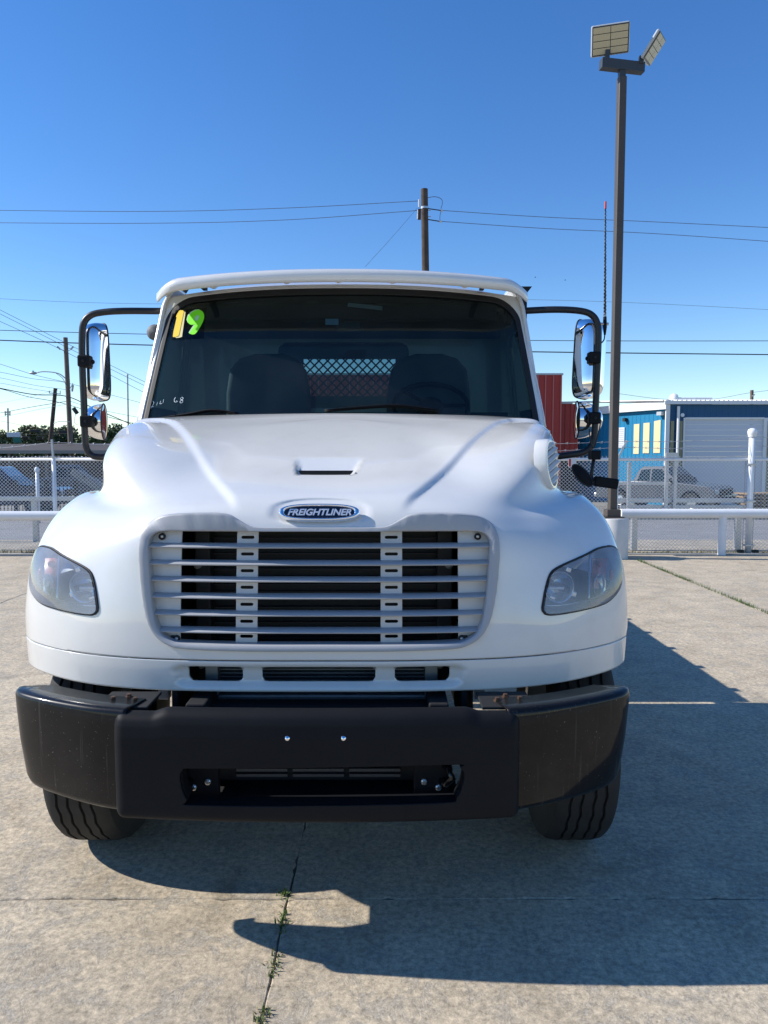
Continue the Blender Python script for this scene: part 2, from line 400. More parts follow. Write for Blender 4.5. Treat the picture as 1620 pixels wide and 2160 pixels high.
# ================================================================ THE GROUND
def zg(Y): return -0.03 if Y < 14.4 else max(-0.63, -0.03 - 0.6 * (Y - 14.4) / 15)
mb = MB(); ys = [-400, -60, 0, 14.4, 18, 22, 26, 29.4, 60, 150, 900]; xs = [-900, -60, -20, 0, 20, 60, 900]
mb.grid([[(x, y, zg(y)) for x in xs] for y in ys])
struct(mb.build('ground', 'far_ground'))
mb = MB(); mb.grid([[(x, y, zg(y) + 0.012) for x in (-40, 40)] for y in (12.6, 14.4, 16.2)]); struct(mb.build('sandy_verge', 'verge'))
mb = MB(); mb.grid([[(x, y, zg(y) + 0.006) for x in (-120, 120)] for y in (16.1, 20, 24, 26.3)]); struct(mb.build('road', 'asphalt'))
mb = MB()
y = 26.5
mb.box(-120, 120, 26.3, 26.45, zg(26.3) - 0.1, zg(26.3) + 0.12); struct(mb.build('far_kerb', 'kerb', bevel=0.02))
mb = MB(); mb.box(-60, 60, 13.02, 13.16, -0.1, 0.015); struct(mb.build('kerb_strip', 'kerb', bevel=0.01))
lot = empty('concrete_lot', (0, 0, 0)); struct(lot)
MB().add([(-14, -8, -0.006), (14, -8, -0.006), (14, 13.1, -0.006), (-14, 13.1, -0.006)], [(0, 1, 2, 3)]).build('joint_dirt', 'dirt', lot)
JX = [-13.6, -9.05, -4.47, -0.37, 4.17, 8.7, 13.4]; JY = [-8, -1.85, 2.79, 7.45, 12.2, 13.0]
def jag(a, b, g0):
    n = max(4, int((Vector(b) - Vector(a)).length / 0.035)); out = []
    d = Vector((b[0] - a[0], b[1] - a[1])).normalized(); nn = Vector((-d.y, d.x)); w1 = 0
    for k in range(n):
        p = Vector(a).lerp(Vector(b), k / n)
        w1 = w1 * 0.8 + random.gauss(0, 0.0016); chip = 0.012 * max(0, random.random() - 0.93) / 0.07
        out.append(p + nn * (g0 + w1 + chip))
    return out
for i in range(len(JX) - 1):
    for j in range(len(JY) - 1):
        x0, x1, y0, y1 = JX[i], JX[i + 1], JY[j], JY[j + 1]
        gl = 0.0024; gt = 0.0008
        if (x1 < -9 or x0 > 8) and False: continue
        ring = jag((x0, y0), (x1, y0), gt) + jag((x1, y0), (x1, y1), gl) + jag((x1, y1), (x0, y1), gt) + jag((x0, y1), (x0, y0), gl)
        c = Vector(((x0 + x1) / 2, (y0 + y1) / 2)); n = len(ring); dz = random.uniform(-0.0012, 0.0012)
        inner = [p + (c - p).normalized() * 0.006 for p in ring]
        vs = [(p.x, p.y, dz) for p in inner] + [(p.x, p.y, dz - 0.004) for p in ring] + [(p.x, p.y, -0.012) for p in ring]
        fs = [tuple(range(n))] + [(k, (k + 1) % n, n + (k + 1) % n, n + k) for k in range(n)] + [(n + k, n + (k + 1) % n, 2 * n + (k + 1) % n, 2 * n + k) for k in range(n)]
        MB().add(vs, fs).build('slab', 'concrete', lot)

def tuft(loc, n, h, spread, label, dry=0.3, group='weeds in the pavement joint'):
    t = empty('weed_tuft', loc)
    for mname, cnt in (('grass_green', int(n * (1 - dry))), ('grass_dry', int(n * dry))):
        mb = MB()
        for _ in range(cnt):
            a = random.uniform(0, 6.28); r = random.random() ** 0.7
            b = Vector((random.gauss(0, 0.010), random.gauss(0, spread), -0.01)); hh = h * random.uniform(.4, 1.0)
            tip = b + Vector((math.cos(a) * hh * r, math.sin(a) * hh * r, hh * (1.1 - 0.6 * r)))
            md = b.lerp(tip, .5) + Vector((0, 0, hh * .18)); wd = Vector((-math.sin(a), math.cos(a), 0)) * random.uniform(.0015, .0035)
            mb.add([b - wd, b + wd, md + wd, md - wd, tip], [(0, 1, 2, 3), (3, 2, 4)])
        if cnt: mb.build('grass_blade', mname, t, fixn=False)['kind'] = 'stuff'
    return tag(t, label, 'weed', group)
tuft((-0.385, 2.815, 0), 60, 0.035, 0.016, 'small green weed tuft at the crossing of the pavement joint and crack', .1)
tuft((-0.372, 2.64, 0), 80, 0.038, 0.04, 'dark weed tuft in the joint at the tip of the bumper shadow', .2)
tuft((-0.364, 2.42, 0), 70, 0.035, 0.035, 'green weed tuft in the joint below the shadow tip', .35)
tuft((-0.369, 2.175, 0), 80, 0.035, 0.03, 'straw coloured weed tuft at the bottom edge of the photo', .6)
mb = MB()
for _ in range(2600):
    y = random.uniform(7.4, 12.3)
    if random.random() > 0.35 + 0.65 * (0.5 + 0.5 * math.sin(y * 5.1 + 2 * math.sin(y * 2.3))): continue
    a = random.uniform(0, 6.28); b = Vector((4.17 + random.gauss(0, 0.012), y, -0.01)); hh = random.uniform(.015, .07); r = random.random()
    tip = b + Vector((math.cos(a) * hh * r, math.sin(a) * hh * r, hh)); wd = Vector((-math.sin(a), math.cos(a), 0)) * .003
    mb.add([b - wd, b + wd, tip], [(0, 1, 2)])
o = mb.build('joint_grass', 'grass_green', fixn=False); o['kind'] = 'stuff'; tag(o, 'low grass growing along the long joint right of the truck', 'grass')
mb = MB()
for _ in range(5000):
    x = random.uniform(-9, 9); y = 13.32 + random.gauss(0, .09); a = random.uniform(0, 6.28); hh = random.uniform(.01, .05) * (1.8 if x < -2 else 1)
    b = Vector((x, y, -.02)); tip = b + Vector((math.cos(a) * hh, math.sin(a) * hh, hh + .02)); wd = Vector((-math.sin(a), math.cos(a), 0)) * .006
    mb.add([b - wd, b + wd, tip], [(0, 1, 2)])
o = mb.build('dry_grass', 'grass_dry', fixn=False); o['kind'] = 'stuff'; tag(o, 'dry grass and litter along the foot of the chain link fence', 'grass')

# ================================================================ THE TRUCK
truck = empty('flatbed_truck', (TX, TY, 0))
tag(truck, 'white flatbed truck facing the camera with chrome mirrors and black bumper', 'truck')
TOFF = (0, TY, 0)
def tb(mb, name, mat, parent=truck, **k): return mb.build(name, mat, parent, off=TOFF, **k)

# ---- hood surface: control net (columns from the nose centre round to the rear of the fender, rows from skirt to centre line)
NET = [
 [(0,2.660,.855),(.35,2.664,.855),(.66,2.695,.855),(.88,2.765,.856),(1.05,2.875,.858),(1.165,2.99,.862),(1.215,3.12,.87),(1.225,3.42,.87),(1.22,3.95,.87)],
 [(0,2.652,.970),(.35,2.656,.970),(.66,2.69,.970),(.88,2.76,.971),(1.05,2.868,.973),(1.168,2.985,.976),(1.222,3.12,.98),(1.23,3.42,.98),(1.222,3.95,.98)],
 [(0,2.664,1.10),(.35,2.668,1.10),(.66,2.70,1.10),(.87,2.768,1.10),(1.045,2.872,1.10),(1.168,2.99,1.10),(1.224,3.13,1.10),(1.232,3.42,1.10),(1.222,3.95,1.10)],
 [(0,2.684,1.25),(.35,2.688,1.25),(.65,2.72,1.25),(.85,2.795,1.25),(1.025,2.895,1.25),(1.148,3.015,1.255),(1.21,3.155,1.26),(1.22,3.43,1.26),(1.205,3.95,1.24)],
 [(0,2.706,1.385),(.35,2.710,1.385),(.64,2.738,1.385),(.82,2.838,1.368),(.985,2.95,1.375),(1.095,3.075,1.395),(1.162,3.215,1.42),(1.172,3.45,1.42),(1.155,3.95,1.37)],
 [(0,2.730,1.455),(.34,2.734,1.458),(.61,2.766,1.452),(.775,2.895,1.445),(.915,3.03,1.465),(1.015,3.165,1.498),(1.08,3.30,1.525),(1.095,3.5,1.525),(1.09,3.95,1.48)],
 [(0,2.785,1.512),(.33,2.788,1.516),(.58,2.825,1.510),(.725,2.945,1.512),(.845,3.085,1.525),(.935,3.225,1.548),(.99,3.36,1.57),(1.015,3.55,1.575),(1.035,3.95,1.56)],
 [(0,2.92,1.566),(.315,2.922,1.570),(.54,2.955,1.572),(.685,3.045,1.598),(.81,3.165,1.638),(.91,3.295,1.675),(.975,3.425,1.705),(1.025,3.62,1.735),(1.06,3.95,1.75)],
 [(0,3.17,1.655),(.29,3.172,1.660),(.49,3.195,1.668),(.625,3.255,1.69),(.745,3.335,1.732),(.845,3.43,1.775),(.91,3.53,1.805),(.965,3.70,1.842),(1.0,3.96,1.862)],
 [(0,3.46,1.760),(.25,3.462,1.764),(.41,3.475,1.770),(.52,3.51,1.782),(.61,3.555,1.803),(.69,3.62,1.828),(.74,3.69,1.850),(.785,3.80,1.872),(.81,3.955,1.890)],
 [(0,3.68,1.836),(.17,3.682,1.838),(.28,3.69,1.841),(.36,3.71,1.846),(.42,3.74,1.855),(.47,3.775,1.866),(.505,3.81,1.877),(.53,3.87,1.890),(.535,3.94,1.902)],
 [(0,3.78,1.868),(0,3.785,1.869),(0,3.79,1.871),(0,3.80,1.874),(0,3.82,1.880),(0,3.84,1.886),(0,3.86,1.892),(0,3.885,1.90),(0,3.92,1.908)],
]
NET = np.array(NET)
NET[:4, 3:, 0] += np.array([.008, .020, .026, .030, .030, .028])
NET[4:10, 3:] = np.array([
 [(.84,2.835,1.376),(1.005,2.955,1.366),(1.122,3.08,1.382),(1.192,3.22,1.425),(1.202,3.45,1.425),(1.18,3.95,1.37)],
 [(.795,2.895,1.455),(.940,3.03,1.468),(1.045,3.16,1.488),(1.11,3.30,1.522),(1.125,3.5,1.535),(1.11,3.95,1.48)],
 [(.750,2.945,1.510),(.870,3.08,1.522),(.965,3.215,1.540),(1.015,3.35,1.555),(1.035,3.54,1.558),(1.05,3.95,1.54)],
 [(.722,3.018,1.596),(.864,3.137,1.656),(.964,3.263,1.692),(1.015,3.39,1.712),(1.047,3.58,1.732),(1.07,3.95,1.74)],
 [(.682,3.193,1.700),(.807,3.273,1.748),(.900,3.377,1.789),(.957,3.49,1.815),(1.007,3.66,1.850),(1.035,3.96,1.865)],
 [(.56,3.50,1.79),(.67,3.545,1.812),(.76,3.61,1.838),(.81,3.68,1.858),(.85,3.80,1.877),(.86,3.955,1.892)]])
def cr_eval(A, n):   # Catmull-Rom along axis 0; A already carries a ghost row at each end
    m = A.shape[0] - 3; out = []
    for k in range(n):
        s = k / (n - 1) * m; i = min(int(s), m - 1); t = s - i
        p0, p1, p2, p3 = A[i], A[i + 1], A[i + 2], A[i + 3]
        out.append(0.5 * (2 * p1 + (p2 - p0) * t + (2 * p0 - 5 * p1 + 4 * p2 - p3) * t * t + (3 * p1 - p0 - 3 * p2 + p3) * t ** 3))
    return np.array(out)
NV, NU = 220, 190
mir = np.array([-1, 1, 1])
A = np.concatenate([(2 * NET[0] - NET[1])[None], NET, (NET[-2] * mir)[None]]); A = cr_eval(A, NV)       # NV x 9 x 3
A = np.swapaxes(A, 0, 1); A = np.concatenate([(A[1] * mir)[None], A, (2 * A[-1] - A[-2])[None]])
H = np.swapaxes(cr_eval(A, NU), 0, 1)                                                                  # NV x NU x 3
for _ in range(20):      # fair the surface
    E_ = np.concatenate([(H[:, 1:2] * mir), H, 2 * H[:, -1:] - H[:, -2:-1]], 1)
    F_ = .25 * E_[:, :-2] + .5 * E_[:, 1:-1] + .25 * E_[:, 2:]
    E_ = np.concatenate([2 * F_[:1] - F_[1:2], F_, F_[-2:-1] * mir], 0)
    H = .25 * E_[:-2] + .5 * E_[1:-1] + .25 * E_[2:]
H[:, 0, 0] = 0; H[-1, :, 0] = 0
# raised centre panel of the hood, bounded by the two ridges
rid = [(.30, 2.74), (.335, 2.82), (.40, 2.94), (.485, 3.1), (.60, 3.32), (.70, 3.52), (.78, 3.66), (.845, 3.74), (.93, 3.80), (1.3, 3.82), (1.3, 4.6), (-2, 4.6), (-2, 2.70)]
ridp = [(p.x, p.y) for p in spline([(a, b, 0) for a, b in rid[:10]], 6)] + rid[10:]
sd = sdf_poly(H[..., 0], H[..., 1], ridp)
fade = smoothstep(2.72, 2.86, H[..., 1]) * smoothstep(1.46, 1.53, H[..., 2])
H[..., 2] += 0.0155 * (1 - smoothstep(-0.014, 0.014, sd)) * fade
# vent scoop
yy = H[..., 1]; xx = np.abs(H[..., 0]); half = .112 + (yy - 3.06) * .17
dep = 0.030 * (1 - np.clip((yy - 3.06) / .17, 0, 1)) * smoothstep(3.052, 3.062, yy) * (1 - smoothstep(half - .010, half + .006, xx)) * (yy < 3.3) * (H[..., 2] > 1.5)
H[..., 2] -= dep
# badge seat: a shallow dish
bx, bz = H[..., 0] / .175, (H[..., 2] - 1.497) / .045
dish = (np.abs(bx) ** 2.6 + np.abs(bz) ** 2.6)
H[..., 1] += np.where(yy < 2.9, 0.010 * (1 - smoothstep(.75, 1.25, dish)), 0)
# trough of the lower skirt
tr = sdf_poly(H[..., 0], H[..., 2], [(a, b) for a, b in [(-.515, .885), (-.49, .868), (.49, .868), (.515, .885), (.525, .935), (.50, .952), (-.50, .952), (-.525, .935)]])
H[..., 1] += np.where((H[..., 1] < 2.8), 0.026 * (1 - smoothstep(-.022, 0.004, tr)), 0)

def project(P):
    c, s = math.cos(CAM_T), math.sin(CAM_T); X = P[..., 0] + TX; Y = P[..., 1]; Z = P[..., 2] - CAM_H
    d = Y * c - Z * s; u = Y * s + Z * c; return 810 + CAM_F * X / d, 1080 - CAM_F * u / d, d
def pix_to_uv(P, outline, mask=None):
    """find the surface parameters (i, j) which the photo's pixels fall on"""
    px, py, d = project(P); res = []
    gu = np.gradient(P, axis=0); gv = np.gradient(P, axis=1); N = np.cross(gu, gv); V = np.array([-TX, 0, CAM_H]) - P
    fac = np.sum(N * V, -1) / (np.linalg.norm(N, axis=-1) * np.linalg.norm(V, axis=-1) + 1e-12)
    if fac[P.shape[0] // 4, P.shape[1] // 4] < 0: fac = -fac
    bad = np.where(fac > 0.03, 0, 1e6)
    if mask is not None: bad = bad + np.where(mask, 0, 1e6)
    for x, y in outline:
        e = (px - x) ** 2 + (py - y) ** 2 + bad
        i, j = np.unravel_index(np.argmin(e), e.shape); i = min(max(i, 1), P.shape[0] - 2); j = min(max(j, 1), P.shape[1] - 2)
        J = np.array([[(px[i + 1, j] - px[i - 1, j]) / 2, (px[i, j + 1] - px[i, j - 1]) / 2], [(py[i + 1, j] - py[i - 1, j]) / 2, (py[i, j + 1] - py[i, j - 1]) / 2]])
        try: st = np.clip(np.linalg.solve(J, np.array([x - px[i, j], y - py[i, j]])), -1.2, 1.2)
        except Exception: st = (0, 0)
        res.append((i + st[0], j + st[1]))
    return res
def uv_point(P, i, j):
    i = min(max(i, 0), P.shape[0] - 1.001); j = min(max(j, 0), P.shape[1] - 1.001); a, b = int(i), int(j); s, t = i - a, j - b
    return Vector(P[a, b] * (1 - s) * (1 - t) + P[a + 1, b] * s * (1 - t) + P[a, b + 1] * (1 - s) * t + P[a + 1, b + 1] * s * t)
LAMP_PX = [(1282,1152),(1294,1153.6),(1303,1163),(1309,1186),(1311,1212),(1308,1236),(1299,1252),(1278,1271),(1241,1283),(1204,1291),(1167,1296),(1151,1295),(1144,1287),(1145,1273),(1151,1241),(1160,1212),(1173,1199),(1204,1184),(1235,1170),(1260,1157)]
LMASK = (H[..., 2] > 1.0) & (H[..., 2] < 1.45) & (H[..., 0] > .6) & (H[..., 1] < 3.4)
lamp_uv = pix_to_uv(H, LAMP_PX, LMASK)
lamp_uv = [(p.x, p.y) for p in resample(spline([(a, b, 0) for a, b in lamp_uv], 6, True), 90, True)]
II, JJ = np.meshgrid(np.arange(NV, dtype=float), np.arange(NU, dtype=float), indexing='ij')
S_lamp = sdf_poly(II, JJ, lamp_uv)
# grille opening
def half_outline(px, Y): 
    h = [T(a, b, Y) for a, b in px]; cx = 0.0
    return [(v.x * 1.022, v.z) for v in h]
G_OUT = half_outline([(790,1113),(818,1109),(843,1096),(864,1087),(900,1084),(980,1087),(1020,1097),(1040,1115),(1048,1145),(1046,1190),(1038,1250),(1025,1305),(1006,1337),(978,1355),(940,1362),(800,1365)], 2.71)
G_IN = half_outline([(790,1122),(920,1122),(990,1122.5),(1012,1126),(1024,1136),(1027,1152),(1024,1190),(1018,1250),(1008,1305),(995,1331),(973,1345),(940,1350),(800,1352)], 2.71)
def full(o): return [(0, o[0][1])] + o + [(0, o[-1][1])] + [(-a, b) for a, b in reversed(o)]
g_out = [(p.x, p.z) for p in resample(spline([(a, 0, b) for a, b in full(G_OUT)], 4, True), 240, True)]
g_in = [(p.x, p.z) for p in resample(spline([(a, 0, b) for a, b in full(G_IN)], 4, True), 240, True)]
front = np.where(H[..., 1] < 2.95, 0, 9.0)
S_grille = sdf_poly(H[..., 0], H[..., 2], g_out) + 0.004 + front
S_seam_up = (0.972 - H[..., 2])                                   # negative above the seam
arch = np.sqrt((H[..., 1] - 3.36) ** 2 + (H[..., 2] - .48) ** 2) - .60
arch = np.where((H[..., 0] > 1.05) & (H[..., 1] > 3.03), arch, np.where(H[..., 1] > 3.03, arch, 9.0)); arch = np.maximum(arch, 3.035 - H[..., 1])
S_hood = np.maximum.reduce([S_seam_up, -S_lamp * 0.01, -S_grille, -arch])
S_skirt = np.maximum(H[..., 2] - 0.9675, -arch)
def slot(x0, x1, z0, z1, r): # rounded box sdf
    qx = np.abs(H[..., 0] - (x0 + x1) / 2) - ((x1 - x0) / 2 - r); qz = np.abs(H[..., 2] - (z0 + z1) / 2) - ((z1 - z0) / 2 - r)
    return np.hypot(np.maximum(qx, 0), np.maximum(qz, 0)) + np.minimum(np.maximum(qx, qz), 0) - r + front
for (x0, x1) in ((-.205, .205), (.275, .475)):
    S_skirt = np.maximum(S_skirt, -slot(x0, x1, .888, .944, .016))
def both(S, name, mat, parent=truck, P=H, **k):
    vs, fs = clip_grid(P, S); n = len(vs); mb = MB()
    mb.add(vs, fs); mb.add([(-x, y, z) for x, y, z in vs], [f[::-1] for f in fs])
    return tb(mb, name, mat, parent, smooth=True, weld=0.0004, **k)
hood = both(S_hood, 'hood', 'white_paint', solid=0.012, angle=50)
skirt = both(S_skirt, 'front_skirt', 'white_paint', solid=0.014, angle=50)

def surfY(x, z):
    """depth of the nose at (x, z), from the hood grid"""
    sel = (H[..., 1] < 2.95); e = (H[..., 0] - abs(x)) ** 2 + (H[..., 2] - z) ** 2 + np.where(sel, 0, 9)
    return H[np.unravel_index(np.argmin(e), e.shape)][1]
SYX = np.linspace(0, .70, 36); SYZ = np.linspace(.98, 1.47, 26)
SYT = np.array([[surfY(x, z) for x in SYX] for z in SYZ])
def sy(x, z):
    a = min(max((abs(x)) / .70 * 35, 0), 34.999); b = min(max((z - .98) / .49 * 25, 0), 24.999); i, j = int(b), int(a); s, t = b - i, a - j
    return SYT[i, j] * (1 - s) * (1 - t) + SYT[i + 1, j] * s * (1 - t) + SYT[i, j + 1] * (1 - s) * t + SYT[i + 1, j + 1] * s * t
# smooth the lookup so that the trim does not ripple
for _ in range(3): SYT = (SYT + np.roll(SYT, 1, 1) * .5 + np.roll(SYT, -1, 1) * .5) / 2 if False else SYT

# ---- grille surround
prof = [(-.03, .012), (-.01, -.008), (.03, -.013), (.12, -.014), (.86, -.011), (.95, -.007), (1.0, .004), (1.0, .05)]
rows = []
gi = [Vector((a, 0, b)) for a, b in g_in]; go = [Vector((a, 0, b)) for a, b in g_out]
for t, dy in prof:
    rows.append([(go[k].lerp(gi[k], t).x, sy(go[k].lerp(gi[k], t).x, go[k].lerp(gi[k], t).z) + dy, go[k].lerp(gi[k], t).z) for k in range(240)])
mb = MB(); n = 240
mb.add([p for r_ in rows for p in r_], [(i * n + k, i * n + (k + 1) % n, (i + 1) * n + (k + 1) % n, (i + 1) * n + k) for i in range(len(rows) - 1) for k in range(n)])
tb(mb, 'grille_surround', 'grille_grey', smooth=True, angle=60)
def xin(z):   # half width of the grille opening at a height
    best = 0
    for k in range(240):
        a, b = gi[k], gi[(k + 1) % 240]
        if (a.z - z) * (b.z - z) <= 0 and a.z != b.z:
            best = max(best, a.lerp(b, (z - a.z) / (b.z - a.z)).x)
    return best
barz = [T(674, y, 2.72).z for y in (1153, 1188.5, 1222.5, 1257, 1292, 1326.5)]
for z in barz:
    hw = xin(z) + .006; N = 40; sec = [(.0, -.0075), (-.012, -.005), (-.014, -.001), (-.006, .0055), (.012, .0095), (.03, .0105), (.03, -.0065)]
    mb = MB(); P = [[(hw * (2 * k / N - 1), sy(hw * (2 * k / N - 1), z) + .016 + a, z + b) for k in range(N + 1)] for a, b in sec]
    mb.grid(P, closed_u=True); tb(mb, 'grille_bar', 'grille_grey', smooth=True, angle=40)
zt, zb = g_in[0][1], min(b for a, b in g_in)
edges = [zt + .004] + barz + [zb - .004]
def plate(x0, x1, slots, name):
    nx, nz = 44, 200; X, Z = np.meshgrid(np.linspace(x0, x1, nx), np.linspace(edges[-1], edges[0], nz)); 
    P = np.stack([X, np.vectorize(lambda a, b: sy(a, b) + .036)(X, Z), Z], -1)
    S = sdf_poly(X, Z, g_in) - .004
    if slots:
        for a, b in zip(edges, edges[1:]):
            zc = (a + b) / 2 + .002; xc = (x0 + x1) / 2; hx, r = .024, .0056
            q = np.hypot(np.maximum(np.abs(X - xc) - hx + r, 0), Z - zc) - r
            S = np.maximum(S, -q)
    vs, fs = clip_grid(P, S); return tb(MB().add(vs, fs), name, 'grille_plate', smooth=True, solid=0.006, angle=40)
for s in (-1, 1):
    xa, xb = T(803, 1240, 2.74).x, T(848, 1240, 2.74).x
    plate(*(sorted((s * xa, s * xb))), True, 'grille_post')
    xa, xb = T(966, 1240, 2.74).x, T(1040, 1240, 2.74).x
    plate(*(sorted((s * xa, s * xb))), False, 'grille_end_plate')
    for px, py in ((1005, 1133), (968, 1342)):
        p = T(px + 4, py, 2.74); c = (s * p.x, sy(p.x, p.z) + .034, p.z)
        m1 = tb(MB().lathe([(.0125, .0), (.0125, -.010), (.0085, -.0115), (.0075, -.006), (0.0001, -.006)], 'y', 18, c, cap=False), 'fastener_boot', 'black_rubber', smooth=True, angle=40)
        b_ = tb(MB().lathe([(.006, -.004), (.006, -.009), (.003, -.0105), (.0001, -.0105)], 'y', 8, c, cap=False), 'bolt', 'steel', m1); 
# ---- radiator and engine bay behind the grille
rad = tb(MB().box(-.47, .47, 3.02, 3.08, .62, 1.47), 'radiator', 'dark_core')
for k in range(26):
    z = .66 + k * .031; tb(MB().box(-.455, .455, 2.985, 3.005, z, z + .006), 'cooling_fin', 'dark_core', rad)
for s in (-1, 1):
    tb(MB().box(s * .475 - .03, s * .475 + .03, 2.93, 3.0, .80, 1.42), 'side_tank', 'dark_core', rad, bevel=.006)
    tb(MB().lathe([(.016, 0), (.016, -.02), (.008, -.024), (.0001, -.024)], 'y', 12, (s * .49, 2.93, 1.28), cap=False), 'bolt', 'alu', rad)
    tb(MB().box(s * .415 - .025, s * .415 + .025, 2.79, 2.90, .80, .955), 'cooler_bracket', 'alu', bevel=.004)
    tb(MB().lathe([(.014, 0), (.014, -.03), (.006, -.034), (.0001, -.034)], 'y', 14, (s * .445, 2.79, .925), cap=False), 'bolt', 'steel')
cool = tb(MB().box(-.40, .40, 2.84, 2.87, .79, .96), 'oil_cooler', 'dark_core')
for k in range(11): tb(MB().box(-.39, .39, 2.825, 2.838, .802 + k * .0145, .806 + k * .0145), 'cooling_fin', 'alu', cool)
tb(MB().box(-.40, .40, 2.81, 2.86, .775, .795), 'cooler_tube', 'alu', cool, bevel=.006)
for s in (-1, 1): tb(MB().box(s * .53 - .01, s * .53 + .01, 2.70, 3.0, .70, 1.05), 'side_light_stop', 'black_matte')  # added plates that stop sun rays crossing between skirt and bumper
tb(MB().box(-1.0, 1.0, 3.86, 3.94, .5, 1.86), 'firewall', 'black_matte')
for s in (-1, 1):
    tb(MB().add([(s * .58, 2.92, .5), (s * .58, 3.9, .5), (s * .58, 3.9, 1.50), (s * .58, 2.92, 1.38), (s * 1.14, 2.98, 1.20), (s * 1.17, 3.9, 1.25), (s * .95, 2.86, .99), (s * .58, 2.80, .99)], [(0, 1, 2, 3), (3, 2, 5, 4), (3, 4, 6, 7)]), 'fender_liner', 'black_matte', solid=.01)
    tb(MB().box(s * .60 - .02, s * .60 + .02, 2.80, 2.84, .78, .95), 'skirt_bracket', 'white_paint', bevel=.004)

# ---- vent insert, badge, intake louvre
vy, vz = 3.066, None
mb = MB(); zc = H[np.argmin(np.abs(H[:, 0, 1] - 3.066) + np.where(H[:, 0, 2] > 1.5, 0, 9)), 0, 2]
mb.prism([(-.112, zc + .036), (-.104, zc + .024), (-.085, zc + .010), (.085, zc + .010), (.104, zc + .024), (.112, zc + .036)], .02, 'y', 3.056)
tb(mb, 'hood_vent', 'black_matte', hood)
badge = empty('badge', (0, 2.742 - TY, 1.497), 0, truck); badge.rotation_euler = (R(62), 0, 0)
def oval(a, b, n=64, e=2.7):
    return [(a * math.copysign(abs(math.cos(t)) ** (2 / e), math.cos(t)), b * math.copysign(abs(math.sin(t)) ** (2 / e), math.sin(t))) for t in [2 * math.pi * k / n for k in range(n)]]
rings = []
for k, (dx, z) in enumerate([(0, -.012), (0, .002), (.003, .007), (.008, .009), (.014, .007), (.017, .002), (.018, -.004)]):
    rings.append([(x, y, z) for x, y in oval(.147 - dx * 1.15, .0335 - dx * .55)])
mb = MB(); n = 64; mb.add([p for r_ in rings for p in r_], [(i * n + k, i * n + (k + 1) % n, (i + 1) * n + (k + 1) % n, (i + 1) * n + k) for i in range(len(rings) - 1) for k in range(n)])
mb.build('badge_ring', 'chrome', badge, smooth=True)
MB().prism([(x, y) for x, y in oval(.131, .0265)], .004, 'z', -.003).build('badge_field', 'badge_blue', badge)
me = text_mesh('FREIGHTLINER', 0.0345, shear=0.25, extrude=.0012, offset=0.0009, spacing=.97)
wd = max(v.co.x for v in me.vertices) - min(v.co.x for v in me.vertices)
for v in me.vertices: v.co.x *= .232 / wd
o = link('lettering', me, 'badge_letter', badge); o.location = (0, -.001, .0025)
# intake louvre on the driver's side flank of the hood
FM = (H[..., 2] > 1.45) & (H[..., 0] > .7)
li, lj = pix_to_uv(H, [(1156, 980)], FM)[0]; lc = uv_point(H, li, lj)
tu = (uv_point(H, li + 6, lj) - uv_point(H, li - 6, lj)); tv = (uv_point(H, li, lj + 6) - uv_point(H, li, lj - 6)); ln = tu.cross(tv).normalized()
if ln.x < 0: ln = -ln
ln = (Vector((ln.x, ln.y, ln.z * .35)) + Vector((.45, 0, 0))).normalized(); ly_ = Vector((0, 1, 0)); ly_ = (ly_ - ln * ly_.dot(ln)).normalized(); lz_ = ln.cross(ly_)
lou = empty('intake_louvre', (lc.x - .004, lc.y - TY, lc.z), 0, truck); lou.rotation_euler = Matrix((ln, ly_, lz_)).transposed().to_euler()
# local x = outward normal, y = back along the hood, z = up
mb = MB(); rr = [(.0, .0, 1.0), (.022, .0, 1.0), (.028, 0, .96), (.028, 0, .86), (.014, 0, .80)]
def lo(t): return (.085 * math.cos(t), .108 * math.sin(t))
rings = [[(d, s_ * lo(2 * math.pi * k / 40)[0], s_ * lo(2 * math.pi * k / 40)[1]) for k in range(40)] for d, _, s_ in [(-.03, 0, 1.04), (.016, 0, 1.0), (.024, 0, .95), (.024, 0, .87), (.010, 0, .83)]]
mb.add([p for r_ in rings for p in r_], [(i * 40 + k, i * 40 + (k + 1) % 40, (i + 1) * 40 + (k + 1) % 40, (i + 1) * 40 + k) for i in range(4) for k in range(40)]); mb.f.append(tuple(160 + k for k in range(40)))
mb.build('louvre_frame', 'white_paint', lou, smooth=True, angle=40)
for k in range(6):
    c = -.075 + k * .03; hw = .085 * .83 * math.sqrt(max(0, 1 - (c / .098) ** 2))
    MB().obox((.016, 0, c), (.016, 2 * hw, .016), Euler((R(20), R(35), 0)).to_matrix()).build('louvre_slat', 'white_paint', lou)

